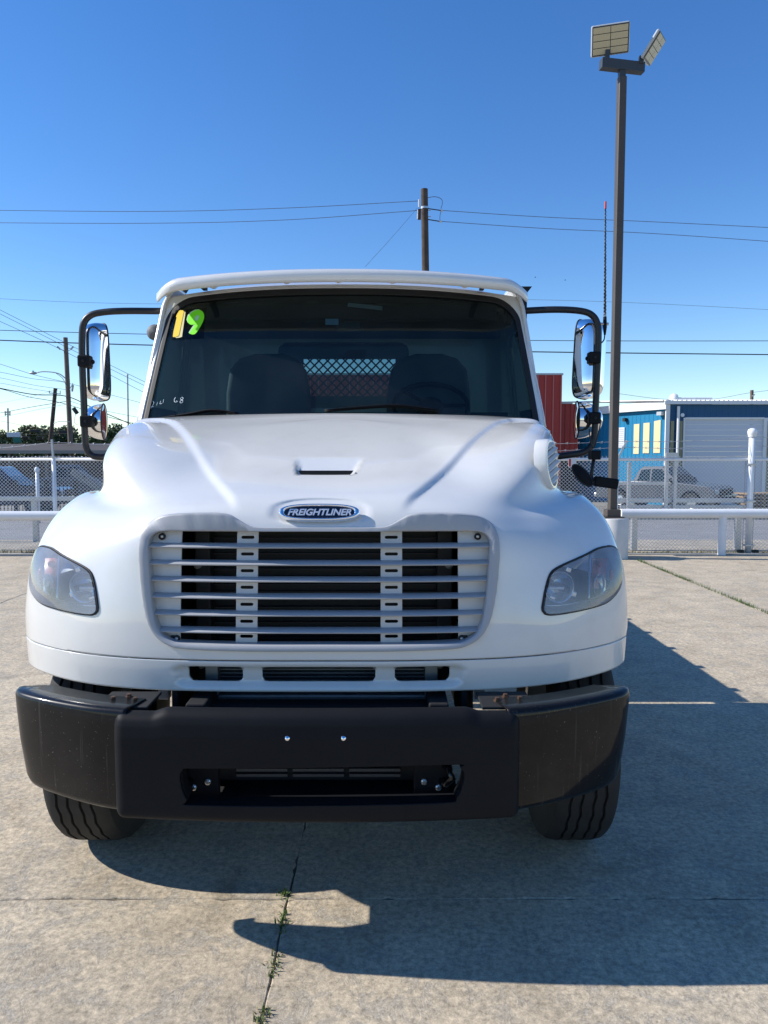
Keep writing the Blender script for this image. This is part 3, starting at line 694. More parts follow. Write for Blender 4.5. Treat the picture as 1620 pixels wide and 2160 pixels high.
# ---- headlamps
def lamp_outline3d(): return [uv_point(H, a, b) for a, b in lamp_uv]
LO = lamp_outline3d()
cen = sum(LO, Vector()) / len(LO)
for s in (1, -1):
    fl = (lambda v: Vector((s * v[0], v[1] - TY, v[2])))
    hl = empty('headlight', (0, 0, 0), 0, truck)
    vs, fs = clip_grid(H, S_lamp + 0.3)
    face(MB().add([fl(Vector(v) + Vector((.004, -.006, 0))) for v in vs], fs).build('lens', 'lens_glass', hl, smooth=True))
    mb = MB(); mb.tube([fl(p + Vector((0, -.002, 0))) for p in LO], .0042, 6, closed=True); mb.build('lens_seal', 'black_rubber', hl, smooth=True)
    rimi = [p.lerp(cen, .05) for p in LO]; backi = [p.lerp(cen, .12) + Vector((-.05, .085, 0)) for p in LO]; n = len(LO)
    MB().add([fl(p + Vector((0, .002, 0))) for p in LO] + [fl(p + Vector((-.01, .012, 0))) for p in rimi] + [fl(p) for p in backi] + [fl(cen + Vector((-.05, .095, 0)))],
             [(a + k, a + (k + 1) % n, a + n + (k + 1) % n, a + n + k) for a in (0, n) for k in range(n)] + [(2 * n + k, 2 * n + (k + 1) % n, 3 * n) for k in range(n)]).build('housing', 'lamp_grey', hl, smooth=True)
    def lp(px, py, back):   # point behind the lens at a photo pixel on the driver's side
        i, j = pix_to_uv(H, [(px, py)], LMASK)[0]; return uv_point(H, i, j) + Vector((-.35 * back, back, 0))
    c = lp(1190, 1240, .085); mb = MB()
    prof = [(.004 + .056 * k / 8, -.075 * (k / 8) ** 2) for k in range(9)]
    mb.lathe(prof, 'y', 28, cap=False); o = mb.build('reflector', 'lamp_chrome', hl, smooth=True, solid=.002); o.location = fl(c); o.rotation_euler = (0, 0, R(12 * s))
    mb = MB(); mb.lathe([(.010, 0), (.011, -.03), (.009, -.05), (.004, -.055), (.0001, -.055)], 'y', 14, cap=False); q = mb.build('bulb', 'lamp_dark', hl, smooth=True); q.location = fl(c)
    q = MB().box(-.030, .030, -.012, .0, -.006, .006).build('bulb_shield', 'lamp_grey', hl, bevel=.003); q.location = fl(c + Vector((.005, -.055, -.005)))
    c2 = lp(1272, 1238, .065); mb = MB(); mb.lathe([(.004 + .034 * k / 6, -.04 * (k / 6) ** 2) for k in range(7)], 'y', 22, cap=False); q = mb.build('signal_reflector', 'lamp_chrome', hl, smooth=True, solid=.002); q.location = fl(c2); q.rotation_euler = (0, 0, R(30 * s)); q.scale = (.85, 1, 1.25)
    c3 = lp(1277, 1192, .045); mb = MB(); mb.lathe([(.0001, -.028), (.008, -.026), (.013, -.016), (.014, 0)], 'y', 14, cap=False); q = mb.build('signal_bulb', 'amber', hl, smooth=True); q.location = fl(c3)
    a_, b_ = lp(1252, 1165, .02), lp(1249, 1272, .02)
    MB().tube([fl(a_.lerp(b_, k / 6) + Vector((0, .004, 0))) for k in range(7)], .0055, 6).build('divider', 'lamp_chrome', hl, smooth=True)
    a_ = [lp(px, py, .014) for px, py in ((1155, 1279), (1185, 1279), (1215, 1274), (1245, 1267), (1275, 1257), (1300, 1240))]
    MB().tube([fl(p) for p in a_], .0045, 6).build('lower_trim', 'lamp_chrome', hl, smooth=True)
    AG = [[fl(lp(1263 + 30 * b_ / 5 - 6 * a_ / 6, 1180 + 66 * a_ / 6, .035 + .012 * math.cos(math.pi * (b_ / 5 - .5)))) for b_ in range(6)] for a_ in range(7)]
    MB().grid(AG).build('signal_lens', 'amber_lens', hl, smooth=True)
    for qx, qy in ((1170, 1222), (1215, 1206), (1180, 1268), (1226, 1258)):
        q = MB().box(-.012, .012, -.006, .006, -.010, .010).build('reflector_facet', 'lamp_chrome', hl, bevel=.003); q.location = fl(lp(qx, qy, .05)); q.rotation_euler = (0, R(20 * s), R(15 * s))
    c5 = lp(1298, 1215, .03); q = MB().lathe([(.0001, -.01), (.012, -.008), (.016, 0)], 'y', 14, cap=False).build('side_reflector', 'amber', hl, smooth=True); q.location = fl(c5); q.scale = (.6, 1, 1.6); q.rotation_euler = (0, 0, R(40 * s))

# ---- bumper
def bumpY(x): return 2.42 + 0.028 * (abs(x) / .665) ** 2.2
sec = [(.075, -.182), (.030, -.183), (.012, -.180), (.003, -.170), (0, -.155), (0, -.10), (-.002, 0.0), (-.002, .10), (.002, .140), (.008, .158), (.018, .168), (.030, .172), (.040, .1725)]
def interp_sec(n):
    q = resample([Vector((a, 0, b)) for a, b in sec], n); return [(p.x, p.z) for p in q]
ss = interp_sec(90); nx = 170
BX = np.linspace(-.665, .665, nx); P = np.zeros((90, nx, 3))
for i, (dy, dz) in enumerate(ss):
    for j, x in enumerate(BX):
        e = max(0, (abs(x) - .648) / .017); top = 1 - .09 * smoothstep(.49, .55, np.array(abs(x)))
        P[i, j] = (x, bumpY(x) + dy + .018 * e * e, .678 + dz * (1 - (1 - float(top)) * float(smoothstep(.02, .17, np.array(dz)))) + (.004 * (abs(x) / .665) ** 2 if dz < 0 else 0))
q0 = [T(px, py, 2.42) for px, py in ((372, 1632), (385, 1621), (420, 1619), (930, 1612), (958, 1618), (972, 1632), (965, 1668), (950, 1688), (925, 1693), (420, 1698), (390, 1690), (376, 1665))]
op = [(p.x, p.z) for p in q0]; op = [(p.x, p.z) for p in resample(spline([(a, 0, b) for a, b in op], 5, True), 120, True)]
S = -np.where(P[..., 1] < 2.49, sdf_poly(P[..., 0], P[..., 2], op), 1)
for sx in (-1, 1): pass
vs, fs = clip_grid(P, S); vs = [(x + .012, y, z) for x, y, z in vs]
bc = tb(MB().add(vs, fs), 'bumper_centre', 'black_plastic', smooth=True, angle=55, solid=-.014)
opr = [[(.012 + a * (1 + t * .02), bumpY(a) + d, .60 + (b - .60) * (1 + t * .02)) for a, b in op] for t, d in ((1, -.001), (.2, .006), (0, .03), (0, .07))]
mb = MB(); n = len(op); mb.add([p for r_ in opr for p in r_], [(i * n + k, i * n + (k + 1) % n, (i + 1) * n + (k + 1) % n, (i + 1) * n + k) for i in range(3) for k in range(n)])
tb(mb, 'opening_rim', 'black_plastic', bc, smooth=True)
for px in (607, 725):
    p = T(px, 1555, 2.418); c = (p.x, bumpY(p.x) - .002, p.z)
    b_ = tb(MB().box(p.x - .010, p.x + .010, c[1] - .004, c[1], p.z - .005, p.z + .014), 'bolt_plate', 'steel', bc, bevel=.002)
    tb(MB().lathe([(.011, -.004), (.011, -.009), (.008, -.016), (.003, -.019), (.0001, -.0195)], 'y', 14, c, cap=False), 'plate_bolt', 'chrome', bc, smooth=True)
# end caps of the bumper
esec = [(.10, -.176), (.045, -.179), (.016, -.176), (.005, -.166), (.0, -.150), (-.004, 0.0), (-.002, .12), (.0, .163), (.004, .173), (.012, .179), (.03, .181), (.13, .178)]
for s in (-1, 1):
    path = resample(spline([(.64, 2.456, 0), (.77, 2.490, 0), (.89, 2.538, 0), (1.0, 2.592, 0), (1.08, 2.642, 0), (1.114, 2.680, 0), (1.125, 2.715, 0)], 8), 46)
    P = []
    for k, p in enumerate(path):
        d = (path[min(k + 1, 45)] - path[max(k - 1, 0)]).normalized(); nin = Vector((-d.y, d.x, 0)); t = k / 45
        rowp = []
        for dy, dz in esec:
            zz = .678 + dz; zz += (.012 * t + .022 * smoothstep(.75, 1.0, np.array(t)) ** 1.4 if dz < 0 else 0) * (1 if dz < -.1 else .3)
            if t > .93: dy = dy * .8
            q = p + nin * dy; rowp.append((.012 + s * (q.x - .035 * t * max(0, .16 - dz) / .34), q.y, float(zz)))
        P.append(rowp)
    be = tb(MB().grid(P), 'bumper_end', 'bumper_gloss', smooth=True, solid=.008, angle=60)
    for bxp, byp in ((.60, 2.57), (.68, 2.58), (.635, 2.61)):
        tb(MB().lathe([(.013, .850), (.013, .856), (.0085, .856), (.0085, .864), (.0001, .865)], 'z', 6, (s * (bxp + .03), byp, 0), cap=False), 'bolt', 'rusty_bolt', be)
    tb(MB().box(s * .66 - .09, s * .66 + .09, 2.51, 2.68, .840, .851), 'mount_plate', 'black_matte', be, bevel=.003)
tb(MB().box(-.60, .60, 2.505, 2.78, .680, .695), 'sun_stop_plate', 'black_matte', bevel=.003)  # added hidden plate, catches sun falling between bumper and nose
# things seen through the bumper opening and below the skirt
tb(MB().box(-.47, .47, 2.68, 2.74, .52, .80), 'lower_cooler', 'black_matte')
tb(MB().box(-.50, .50, 2.60, 3.1, .485, .500), 'dark_fill_plate', 'black_matte')  # black plate added to darken the opening where shaded ground would show
for k in range(8): [tb(MB().box(xa_, xa_ + .185, 2.66, 2.678, .540 + k * .02, .550 + k * .02), 'cooling_fin', 'fin_grey') for xa_ in (-.30, -.095, .11)]
for s in (-1, 1):
    rail = tb(MB().box(s * .43 - .035, s * .43 + .035, 2.60, 9.0, .62, .83), 'frame_rail', 'black_matte', bevel=.006)
    tb(MB().box(s * .40 - .06, s * .40 + .06, 2.545, 2.58, .51, .72), 'bumper_bracket', 'black_plastic', rail, bevel=.004)
    for zz, xx_ in ((.575, .375), (.555, .425)):
        tb(MB().lathe([(.011, 2.545), (.011, 2.536), (.006, 2.533), (.0001, 2.533)], 'y', 10, (s * xx_, 0, zz), cap=False), 'bolt', 'steel', rail)
    tb(MB().tube([(s * .44, 2.57, .63), (s * .46, 2.51, .63), (s * .47, 2.50, .605), (s * .45, 2.51, .58), (s * .43, 2.57, .575)], .012, 8), 'tow_hook', 'black_gloss', rail, smooth=True)
tb(MB().box(-.95, .95, 3.32, 3.43, .40, .52), 'front_axle', 'black_matte', bevel=.02)
tb(MB().box(-.25, .25, 3.2, 3.8, .42, 1.2), 'engine', 'dark_core', bevel=.05)

# ---- wheels
def tyre_mesh(Rr, wd):
    h = wd / 2; pr = [(Rr * .60, -h * .80), (Rr * .74, -h * .98), (Rr * .86, -h), (Rr * .955, -h * .93), (Rr * .985, -h * .80)]
    gx = [-.52, -.19, .19, .52]
    for g in gx: pr += [(Rr, (g - .045) * h * .98), (Rr - .014, (g - .03) * h * .98), (Rr - .014, (g + .03) * h * .98), (Rr, (g + .045) * h * .98)]
    pr += [(Rr * .985, h * .80), (Rr * .955, h * .93), (Rr * .86, h), (Rr * .74, h * .98), (Rr * .60, h * .80)]
    n = 120; mb = MB(); vs = []
    for r, xq in pr:
        for k in range(n):
            a = 2 * math.pi * k / n; wob = .0035 * math.sin(k * math.pi / 2) if .9 * Rr < r and abs(xq) < .62 * h else 0
            vs.append((xq + wob, r * math.cos(a), r * math.sin(a)))
    mb.add(vs, [(i * n + k, i * n + (k + 1) % n, (i + 1) * n + (k + 1) % n, (i + 1) * n + k) for i in range(len(pr) - 1) for k in range(n)])
    return mb
def make_wheel(name, Rr, wd, parent, loc, s):
    wh = empty(name, loc, 0, parent)
    tyre_mesh(Rr, wd).build('tyre', 'tyre_rubber', wh, smooth=True, angle=28)
    mb = MB(); mb.lathe([(Rr * .61, -wd * .42), (Rr * .56, -wd * .40), (Rr * .55, 0), (Rr * .53, wd * .2 * s), (Rr * .30, wd * .14 * s), (.11, wd * .30 * s), (.08, wd * .45 * s), (.0001, wd * .46 * s)], 'x', 32, cap=False); mb.build('rim', 'steel', wh, smooth=True, angle=40)
    return wh
for s in (-1, 1):
    make_wheel('front_wheel', .485, .27, truck, (1.05 if s > 0 else -1.0, 3.37 - TY, .478), s)
    for dx in (0, .30): make_wheel('rear_wheel', .485, .25, truck, (s * (1.05 - dx), 7.6 - TY, .478), s)

# ---- cab
def wsh(s, t):   # windshield surface: s -1..1 across, t 0..1 up
    hw = 1.102 - .066 * t - .012 * t * t; x = hw * s
    zc = 1.845 + (2.675 - 1.845) * t; yc = 3.955 + (4.395 - 3.955) * t
    c = abs(s) ** 2.4
    return (x, yc + (.16 - .07 * t) * c, zc - .055 * c * t + .012 * c * (1 - t))
nS, nT = 121, 81
W = np.array([[wsh(-1 + 2 * j / (nS - 1), i / (nT - 1)) for j in range(nS)] for i in range(nT)])
WS, WT = np.meshgrid(np.linspace(-1.09, 1.09, nS), np.linspace(0, .86, nT))
def rbox(X, Z, x0, x1, z0, z1, r):
    qx = np.abs(X - (x0 + x1) / 2) - ((x1 - x0) / 2 - r); qz = np.abs(Z - (z0 + z1) / 2) - ((z1 - z0) / 2 - r)
    return np.hypot(np.maximum(qx, 0), np.maximum(qz, 0)) + np.minimum(np.maximum(qx, qz), 0) - r
S_gl = rbox(WS, WT, -1.035, 1.035, -.2, .800, .13)
S_fr = rbox(WS, WT, -1.066, 1.066, -.2, .838, .15)
vs, fs = clip_grid(W, S_gl); wind = tb(MB().add(vs, fs), 'windshield', 'windshield_glass', smooth=True); face(wind)
Wf = W - np.array([0, .004, 0]); vs, fs = clip_grid(Wf, np.maximum(S_fr, -S_gl)); tb(MB().add(vs, fs), 'windshield_gasket', 'black_rubber', smooth=True, solid=.006)
vs, fs = clip_grid(W, -S_fr); tb(MB().add(vs, fs), 'windshield_frame', 'white_paint', smooth=True, solid=.012)
# sides with window openings
def side_x(z, Y): return 1.102 - .078 * max(0, min(1, (z - 1.845) / .83)) + .012 * smoothstep(4.05, 4.3, np.array(Y)) - .05 * max(0, (z - 2.55) / .15) ** 2 * (z > 2.55)
YY, ZZ = np.meshgrid(np.linspace(3.9, 5.06, 100), np.linspace(.72, 2.70, 150))
Pn = np.stack([np.vectorize(lambda z, y: float(side_x(z, y)))(ZZ, YY), YY, ZZ], -1)
pil = np.where(ZZ > 1.845, 4.115 + (ZZ - 1.845) / .83 * .355 - YY, 3.95 - YY)
win = sdf_poly(YY, ZZ, [(4.30, 1.86), (4.36, 2.02), (4.50, 2.40), (4.56, 2.47), (4.88, 2.47), (4.93, 2.42), (4.93, 1.90), (4.88, 1.86)])
for s in (-1, 1):
    fl = np.array([s, 1, 1])
    vs, fs = clip_grid(Pn * fl, np.maximum(pil, -win)); sd_ = tb(MB().add(vs, fs), 'cab_side', 'white_paint', smooth=True, solid=.02)
    vs, fs = clip_grid((Pn - np.array([.008, 0, 0])) * fl, win - .01); face(tb(MB().add(vs, fs), 'side_window', 'side_glass', sd_, smooth=True), (s, 0, 0))
    ring = [(4.30, 1.86), (4.36, 2.02), (4.50, 2.40), (4.56, 2.47), (4.88, 2.47), (4.93, 2.42), (4.93, 1.90), (4.88, 1.86)]
    tb(MB().tube([(s * (float(side_x(z, y)) + .002), y, z) for y, z in ring], .010, 6, closed=True), 'window_seal', 'black_rubber', sd_, smooth=True)
    tb(MB().box(s * 1.11 - .02, s * 1.11 + .02, 4.78, 4.92, 1.66, 1.69), 'door_handle', 'black_plastic', sd_, bevel=.006)
    # drip rail edge seen beside the gasket
    tb(MB().tube([(s * (1.112 - .078 * t - .012 * t * t), 4.128 + .35 * t, 1.86 + .76 * t - .03 * t * t) for t in [k / 12 for k in range(13)]], .009, 6), 'pillar_trim', 'white_paint', sd_, smooth=True)
# rear wall, roof, floor
XX, ZZ2 = np.meshgrid(np.linspace(-1.09, 1.09, 90), np.linspace(.72, 2.68, 110)); Pr = np.stack([XX, np.full_like(XX, 5.05), ZZ2], -1)
rw = rbox(XX, ZZ2, -.46, .40, 2.02, 2.45, .06); vs, fs = clip_grid(Pr, np.maximum(-rw, np.abs(XX) - 1.09 + .065 * np.clip((ZZ2 - 1.845) / .83, 0, 1))); rear = tb(MB().add(vs, fs), 'cab_rear_wall', 'white_paint', solid=.03)
vs, fs = clip_grid(Pr - np.array([0, .01, 0]), rw - .012); face(tb(MB().add(vs, fs), 'rear_window', 'side_glass', rear), (0, -1, 0))
tb(MB().box(-1.05, 1.05, 4.99, 5.013, .75, 1.99), 'rear_trim', 'trim_grey', rear)
tb(MB().add([(x, 5.012, z) for x, z in ((-1.02, 2.47), (1.0, 2.47), (1.0, 2.66), (-1.02, 2.66))], [(0, 1, 2, 3)]), 'rear_trim', 'trim_grey', rear)
P = []
for k in range(13):
    Yk = 4.40 + .66 * k / 12; row = []
    for j in range(41):
        s_ = -1 + 2 * j / 40; c = abs(s_) ** 4; d = abs(s_) ** 2.4
        t = k / 12; fz = 2.675 + .075 * smoothstep(0, .35, np.array(t)) - .03 * smoothstep(.8, 1.0, np.array(t))
        row.append((1.02 * s_, Yk + (.09 * d) * (1 - t), float(fz - .055 * d - .03 * c)))
    P.append(row)
tb(MB().grid(P), 'roof', 'white_paint', smooth=True, solid=.02)
tb(MB().grid([[(x * .95, y + .06 * abs(s__) ** 2.4, z - .055) for (x, y, z), s__ in zip(row, [-1 + 2 * j / 40 for j in range(41)])] for row in P]), 'headliner', 'headliner', smooth=True)
tb(MB().box(-1.05, 1.05, 4.0, 5.03, .70, .74), 'cab_floor', 'black_matte')
# cowl below the windshield
tb(MB().grid([[(1.06 * s_, 3.90 + .14 * abs(s_) ** 2.4 + dy, 1.845 + dz) for s_ in [-1 + j / 15 for j in range(31)]] for dy, dz in ((-.06, .01), (.0, .026), (.07, .018))]), 'cowl', 'black_plastic', smooth=True)

# ---- sun visor with marker lamps under it
P = []; nn = 61
vsec = [(.016, -.060), (-.002, -.056), (-.014, -.034), (-.010, -.006), (.02, .012), (.09, .026), (.20, .036), (.29, .040), (.29, .030), (.20, .024), (.09, .012), (.03, -.022)]
for a, b in vsec:
    row = []
    for j in range(nn):
        s_ = -1 + 2 * j / (nn - 1); c = abs(s_) ** 2.2; e = max(0, (abs(s_) - .86) / .14)
        row.append((1.045 * s_ - .0 * e, 4.135 + .135 * c + a * (1 - .25 * e) + .06 * e * e, 2.700 + b * (1 - .15 * e) - .035 * c - .045 * e ** 1.8))
    P.append(row)
mb = MB().grid(P, closed_u=True); mb.f.append(tuple(i * nn for i in range(len(vsec)))); mb.f.append(tuple(i * nn + nn - 1 for i in range(len(vsec)))[::-1])
vis = tb(mb, 'sun_visor', 'white_paint', smooth=True, angle=55)
for px, py in ((440, 604), (600, 594), (712, 591), (828, 592), (985, 604)):
    p = T(px, py, 4.32)
    tb(MB().lathe([(.030, .03), (.030, 0), (.026, -.02), (.014, -.034), (.0001, -.036)], 'y', 16, (p.x, 4.385 + .06 * abs(p.x) ** 2.4, 2.722 - .05 * abs(p.x) ** 2.4), cap=False), 'marker_lamp', 'roof_white', smooth=True, angle=50)
for s in (-1, 1): tb(MB().box(s * .80 - .012, s * .80 + .012, 4.28, 4.46, 2.66, 2.70), 'visor_bracket', 'black_matte', vis)

# ---- wipers
def wpt(px, py, off=.012):
    i, j = pix_to_uv(W, [(px, py)])[0]; return uv_point(W, i, j) + Vector((0, -off, 0))
for arm, blade, piv in ((((640, 884), (735, 868), (830, 857)), ((685, 868), (760, 862), (840, 858), (925, 868)), (925, 880)), (((240, 893), (330, 884), (420, 874)), ((325, 887), (400, 876), (450, 868), (505, 874)), None)):
    pts = [wpt(*p) for p in blade]; pts2 = [p + Vector((0, -.014, .006)) for p in pts]
    wp = tb(MB().tube(spline(pts, 6), .006, 6), 'wiper', 'black_rubber', smooth=True)
    tb(MB().tube(spline(pts2, 6), [.004 + .004 * math.sin(math.pi * k / 18) for k in range(19)], 6), 'wiper_arm', 'black_plastic', wp, smooth=True)
    for k in (4, 9, 14):
        q = spline(pts, 6)[k]; tb(MB().obox(q + Vector((0, -.010, .004)), (.022, .016, .014), Matrix.Identity(3)), 'wiper_clip', 'black_plastic', wp)

# ---- stickers and writing on the glass
def on_glass(px_poly, name, mat, off, parent=wind, holes=None):
    bm = bmesh.new(); loops = []
    for lp_ in [px_poly] + (holes or []):
        vs = [bm.verts.new(wpt(a, b, off) - Vector(TOFF)) for a, b in lp_]; loops.append(vs)
        for k in range(len(vs)): bm.edges.new((vs[k], vs[(k + 1) % len(vs)]))
    bmesh.ops.triangle_fill(bm, use_beauty=True, use_dissolve=False, edges=bm.edges[:])
    me = bpy.data.meshes.new(name); bm.to_mesh(me); bm.free(); return face(link(name, me, mat, parent))
def cx(pts): return [(340 + a / 13.5, 630 + b / 13.5) for a, b in pts]
on_glass(cx([(285, 1170), (400, 320), (760, 270), (1290, 235), (1240, 700), (1190, 1110), (740, 1140)]), 'sticker_backing', 'sticker_clear', .004)
on_glass(cx([(600, 1090), (700, 390), (670, 370), (600, 420), (410, 1110), (440, 1125), (540, 1110)]), 'number_one_shadow', 'pale_yellow', .006)
on_glass(cx([(340, 1080), (365, 920), (450, 545), (432, 515), (455, 460), (520, 350), (555, 335), (635, 340), (655, 375), (610, 580), (520, 1020), (500, 1065), (420, 1095), (360, 1100)]), 'number_one', 'yellow', .008)
o9 = [(815, 985), (940, 800), (965, 745), (860, 750), (790, 705), (755, 620), (790, 500), (880, 400), (1000, 340), (1110, 330), (1200, 390), (1235, 500), (1215, 620), (1150, 760), (1080, 880), (1000, 985), (950, 1020), (890, 1025), (830, 1005)]
h9 = [(1065, 470), (1090, 510), (1075, 580), (1035, 630), (980, 635), (950, 600), (970, 530), (1010, 480)]
on_glass(cx([(a - 28, b - 22) for a, b in o9]), 'number_nine_shadow', 'pale_green', .006)
sp = [(p.x, p.y) for p in spline([(a, b, 0) for a, b in o9], 3, True)]
on_glass(cx(sp), 'number_nine', 'lime', .008, holes=[cx(h9)])
def scribble(lines, name):
    mb = MB()
    for l_ in lines: mb.tube([wpt(a, b, .003) for a, b in [(p.x, p.y) for p in spline([(q[0], q[1], 0) for q in l_], 4)]], .0016, 5)
    tb(mb, name, 'chalk', wind)
cz = lambda pts: [(240 + a / 5.786, 820 + b / 5.786) for a, b in pts]
scribble([cz([(450, 165), (470, 150), (490, 160), (485, 190), (455, 235), (435, 250), (432, 235), (455, 225), (485, 220)]), cz([(535, 165), (525, 205)]), cz([(575, 150), (565, 185), (590, 180)]), cz([(612, 130), (605, 175)])], 'chalk_number')
scribble([cz([(758, 105), (742, 130), (745, 160), (765, 165), (778, 155), (765, 148)]), cz([(845, 110), (830, 105), (815, 120), (830, 135), (845, 150), (838, 170), (815, 172), (812, 155), (835, 138), (850, 120), (845, 110)])], 'chalk_number')

# ---- interior
def dashp(s_, t): return (1.03 * s_, 3.99 + .10 * abs(s_) ** 2.4 + .52 * t, 1.835 + (.05 + .05 * smoothstep(.1, .55, np.array(s_)) * (1 - smoothstep(.9, 1.0, np.array(abs(s_))))) * math.sin(math.pi * min(1, t * 1.1)) - .10 * max(0, t - .75) * 4)
tb(MB().grid([[dashp(-1 + j / 20, i / 12) for j in range(41)] for i in range(13)]), 'dashboard', 'dash', smooth=True, solid=.02)
tb(MB().box(-1.03, 1.03, 4.45, 4.53, 1.0, 1.74), 'dash_front', 'dash')
tb(MB().box(-1.075, 1.075, 3.965, 3.985, .72, 1.83), 'cab_light_stop', 'black_matte')  # unseen plate added to stop sun leaking down through the cab
mb = MB()
for k in range(9): mb.box(.735, .875, 4.19 + k * .014, 4.198 + k * .014, 1.893, 1.90)
tb(mb, 'speaker_grille', 'black_matte')
def seat(xc):
    st = empty('seat', (xc, 4.86 - TY, 1.25), 0, truck)
    out = [(-.26, 0), (-.27, .5), (-.265, .85), (-.24, 1.0), (-.18, 1.07), (-.08, 1.10), (.08, 1.10), (.18, 1.07), (.24, 1.0), (.265, .85), (.27, .5), (.26, 0)]
    MB().prism(out, .12, 'y', -.06).build('backrest', 'seat', st, bevel=.035, seg=4, smooth=True)
    MB().box(-.25, .25, -.5, .02, -.12, .04).build('cushion', 'seat', st, bevel=.04, seg=3, smooth=True)
    return st
seat(-.50); seat(.52)
stw = empty('steering_wheel', (.52, 4.60 - TY, 2.01), 0, truck); stw.rotation_euler = (R(40), 0, 0)
MB().tube([(.225 * math.cos(a), .225 * math.sin(a), 0) for a in [2 * math.pi * k / 40 for k in range(40)]], .015, 8, closed=True).build('wheel_ring', 'black_rubber', stw, smooth=True)
MB().lathe([(.07, -.03), (.08, 0), (.06, .02), (.0001, .025)], 'z', 20, cap=False).build('hub', 'black_plastic', stw, smooth=True)
for a in (0, 2.4, 3.9): MB().tube([(.05 * math.cos(a), .05 * math.sin(a), -.005), (.22 * math.cos(a), .22 * math.sin(a), 0)], .012, 6).build('spoke', 'black_plastic', stw)
p = T(735, 690, 4.45); rm = tb(MB().box(p.x - .075, p.x + .075, 4.45, 4.48, p.z - .032, p.z + .032), 'inside_mirror', 'trim_grey', bevel=.02, seg=3)
p = T(660, 658, 4.52)
fan = empty('cab_fan', (p.x, 4.52 - TY, p.z), 0, truck); fan.rotation_euler = (R(90), 0, 0)
MB().tube([(.058 * math.cos(a), .058 * math.sin(a), 0) for a in [2 * math.pi * k / 24 for k in range(24)]], .006, 6, closed=True).build('fan_guard', 'trim_grey', fan)
for k in range(8):
    a = k * math.pi / 4; MB().obox((.03 * math.cos(a), .03 * math.sin(a), 0), (.05, .016, .003), Euler((R(25), 0, a)).to_matrix()).build('fan_blade', 'trim_grey', fan)
p = T(770, 645, 4.40); tb(MB().obox((p.x, 4.42, p.z), (.20, .004, .022), Euler((0, R(6), 0)).to_matrix()), 'warning_label', 'white_label')
o = on_glass([(686, 672), (714, 672), (714, 685), (686, 685)], 'toll_tag', 'white_label', -.004)
tb(MB().box(-.9, .9, 4.50, 4.55, 2.50, 2.60), 'overhead_console', 'headliner', bevel=.015)

# ---- mirrors
def mirror_head(name, a, b, depth, e, yaw, loc, parent):
    m = empty(name, loc, yaw, parent); n, k_ = 40, 10; rings = []
    o_ = oval(a, b, n, e)
    rings.append([(x, .0, z) for x, z in o_]); 
    for i in range(1, k_ + 1):
        f = math.sin(i / k_ * math.pi / 2); sc = max(.02, (1 - f ** (2.0 if e < 3 else 3.2)) ** .5 if i < k_ else .02)
        rings.append([(x * (1 - (1 - sc) * .9), -depth * f, z * (1 - (1 - sc) * (.9 if e < 3 else .35))) for x, z in o_])
    mb = MB(); mb.add([p for r_ in rings for p in r_], [(i * n + q, i * n + (q + 1) % n, (i + 1) * n + (q + 1) % n, (i + 1) * n + q) for i in range(k_) for q in range(n)]); mb.f.append(tuple(k_ * n + q for q in range(n)))
    mb.build('mirror_shell', 'chrome', m, smooth=True)
    mb = MB(); mb.add([(x * .93, .004, z * .95) for x, z in o_] + [(x * .5, .012, z * .5) for x, z in o_] + [(0, .015, 0)], [(q, (q + 1) % n, n + (q + 1) % n, n + q) for q in range(n)] + [(n + q, n + (q + 1) % n, 2 * n) for q in range(n)]); mb.build('mirror_glass', 'mirror_glass', m, smooth=True)
    MB().tube([(x, .002, z) for x, z in o_], .0045, 6, closed=True).build('mirror_rim', 'black_rubber', m, smooth=True)
    return m
MY = 4.44
def loc_(p): return (p.x, p.y - TY, p.z)
# tube frames
Lp = [T(*q, MY) for q in ((333, 652), (260, 656), (215, 659), (190, 666), (176, 684), (173, 720), (174, 780), (177, 850), (179, 920), (182, 944), (192, 959), (212, 964), (260, 964))]
Rp = [T(*q, MY) for q in ((1098, 652), (1170, 653), (1225, 656), (1250, 666), (1261, 688), (1262, 730), (1259, 800), (1256, 870), (1254, 915), (1248, 940), (1230, 954), (1190, 961), (1150, 966))]
Lp[0].y = Lp[-1].y = 4.5; Rp[0].y = Rp[-1].y = 4.5
for pts, s in ((Lp, -1), (Rp, 1)):
    fr_ = tb(MB().tube(spline(pts, 5), .0195, 12), 'mirror_frame', 'black_tube', smooth=True)
    a = pts[0]; d = Vector((-s * .05, .03, 0)); tb(MB().tube([a - d * -.2, a + d * 1.2], .027, 12), 'frame_collar', 'black_tube', fr_, smooth=True)
    tb(MB().box(a.x - s * .055 - .018, a.x - s * .055 + .018, 4.47, 4.58, a.z - .07, a.z + .07), 'frame_bracket', 'black_matte', fr_, bevel=.006)
def clampb(px, py, s):
    p = T(px, py, MY - .006); c = tb(MB().box(p.x - .035, p.x + .035, MY - .036, MY + .03, p.z - .034, p.z + .034), 'mirror_clamp', 'black_plastic', bevel=.010, seg=3)
    tb(MB().lathe([(.009, MY - .042), (.009, MY - .030)], 'y', 8, (p.x, 0, p.z)), 'clamp_bolt', 'black_matte', c); 
    tb(MB().tube([(p.x - s * .02, MY, p.z), (p.x - s * .035, MY + .07, p.z)], .017, 12), 'clamp_arm', 'black_plastic', c, smooth=True)
clampb(179, 762, -1); clampb(184, 889, -1); clampb(1253, 755, 1); clampb(1253, 882, 1)
def rz_for(a, s): return R(-a) if s < 0 else R(a)   # glass turned from the rear towards the cab
def mh(name, px, py, a, b, dep, e, yaw, s, tilt=0):
    p = T(px, py, MY + .14); m = mirror_head(name, a, b, dep, e, rz_for(yaw, s), loc_(p), truck); m.rotation_euler.y = tilt; return m
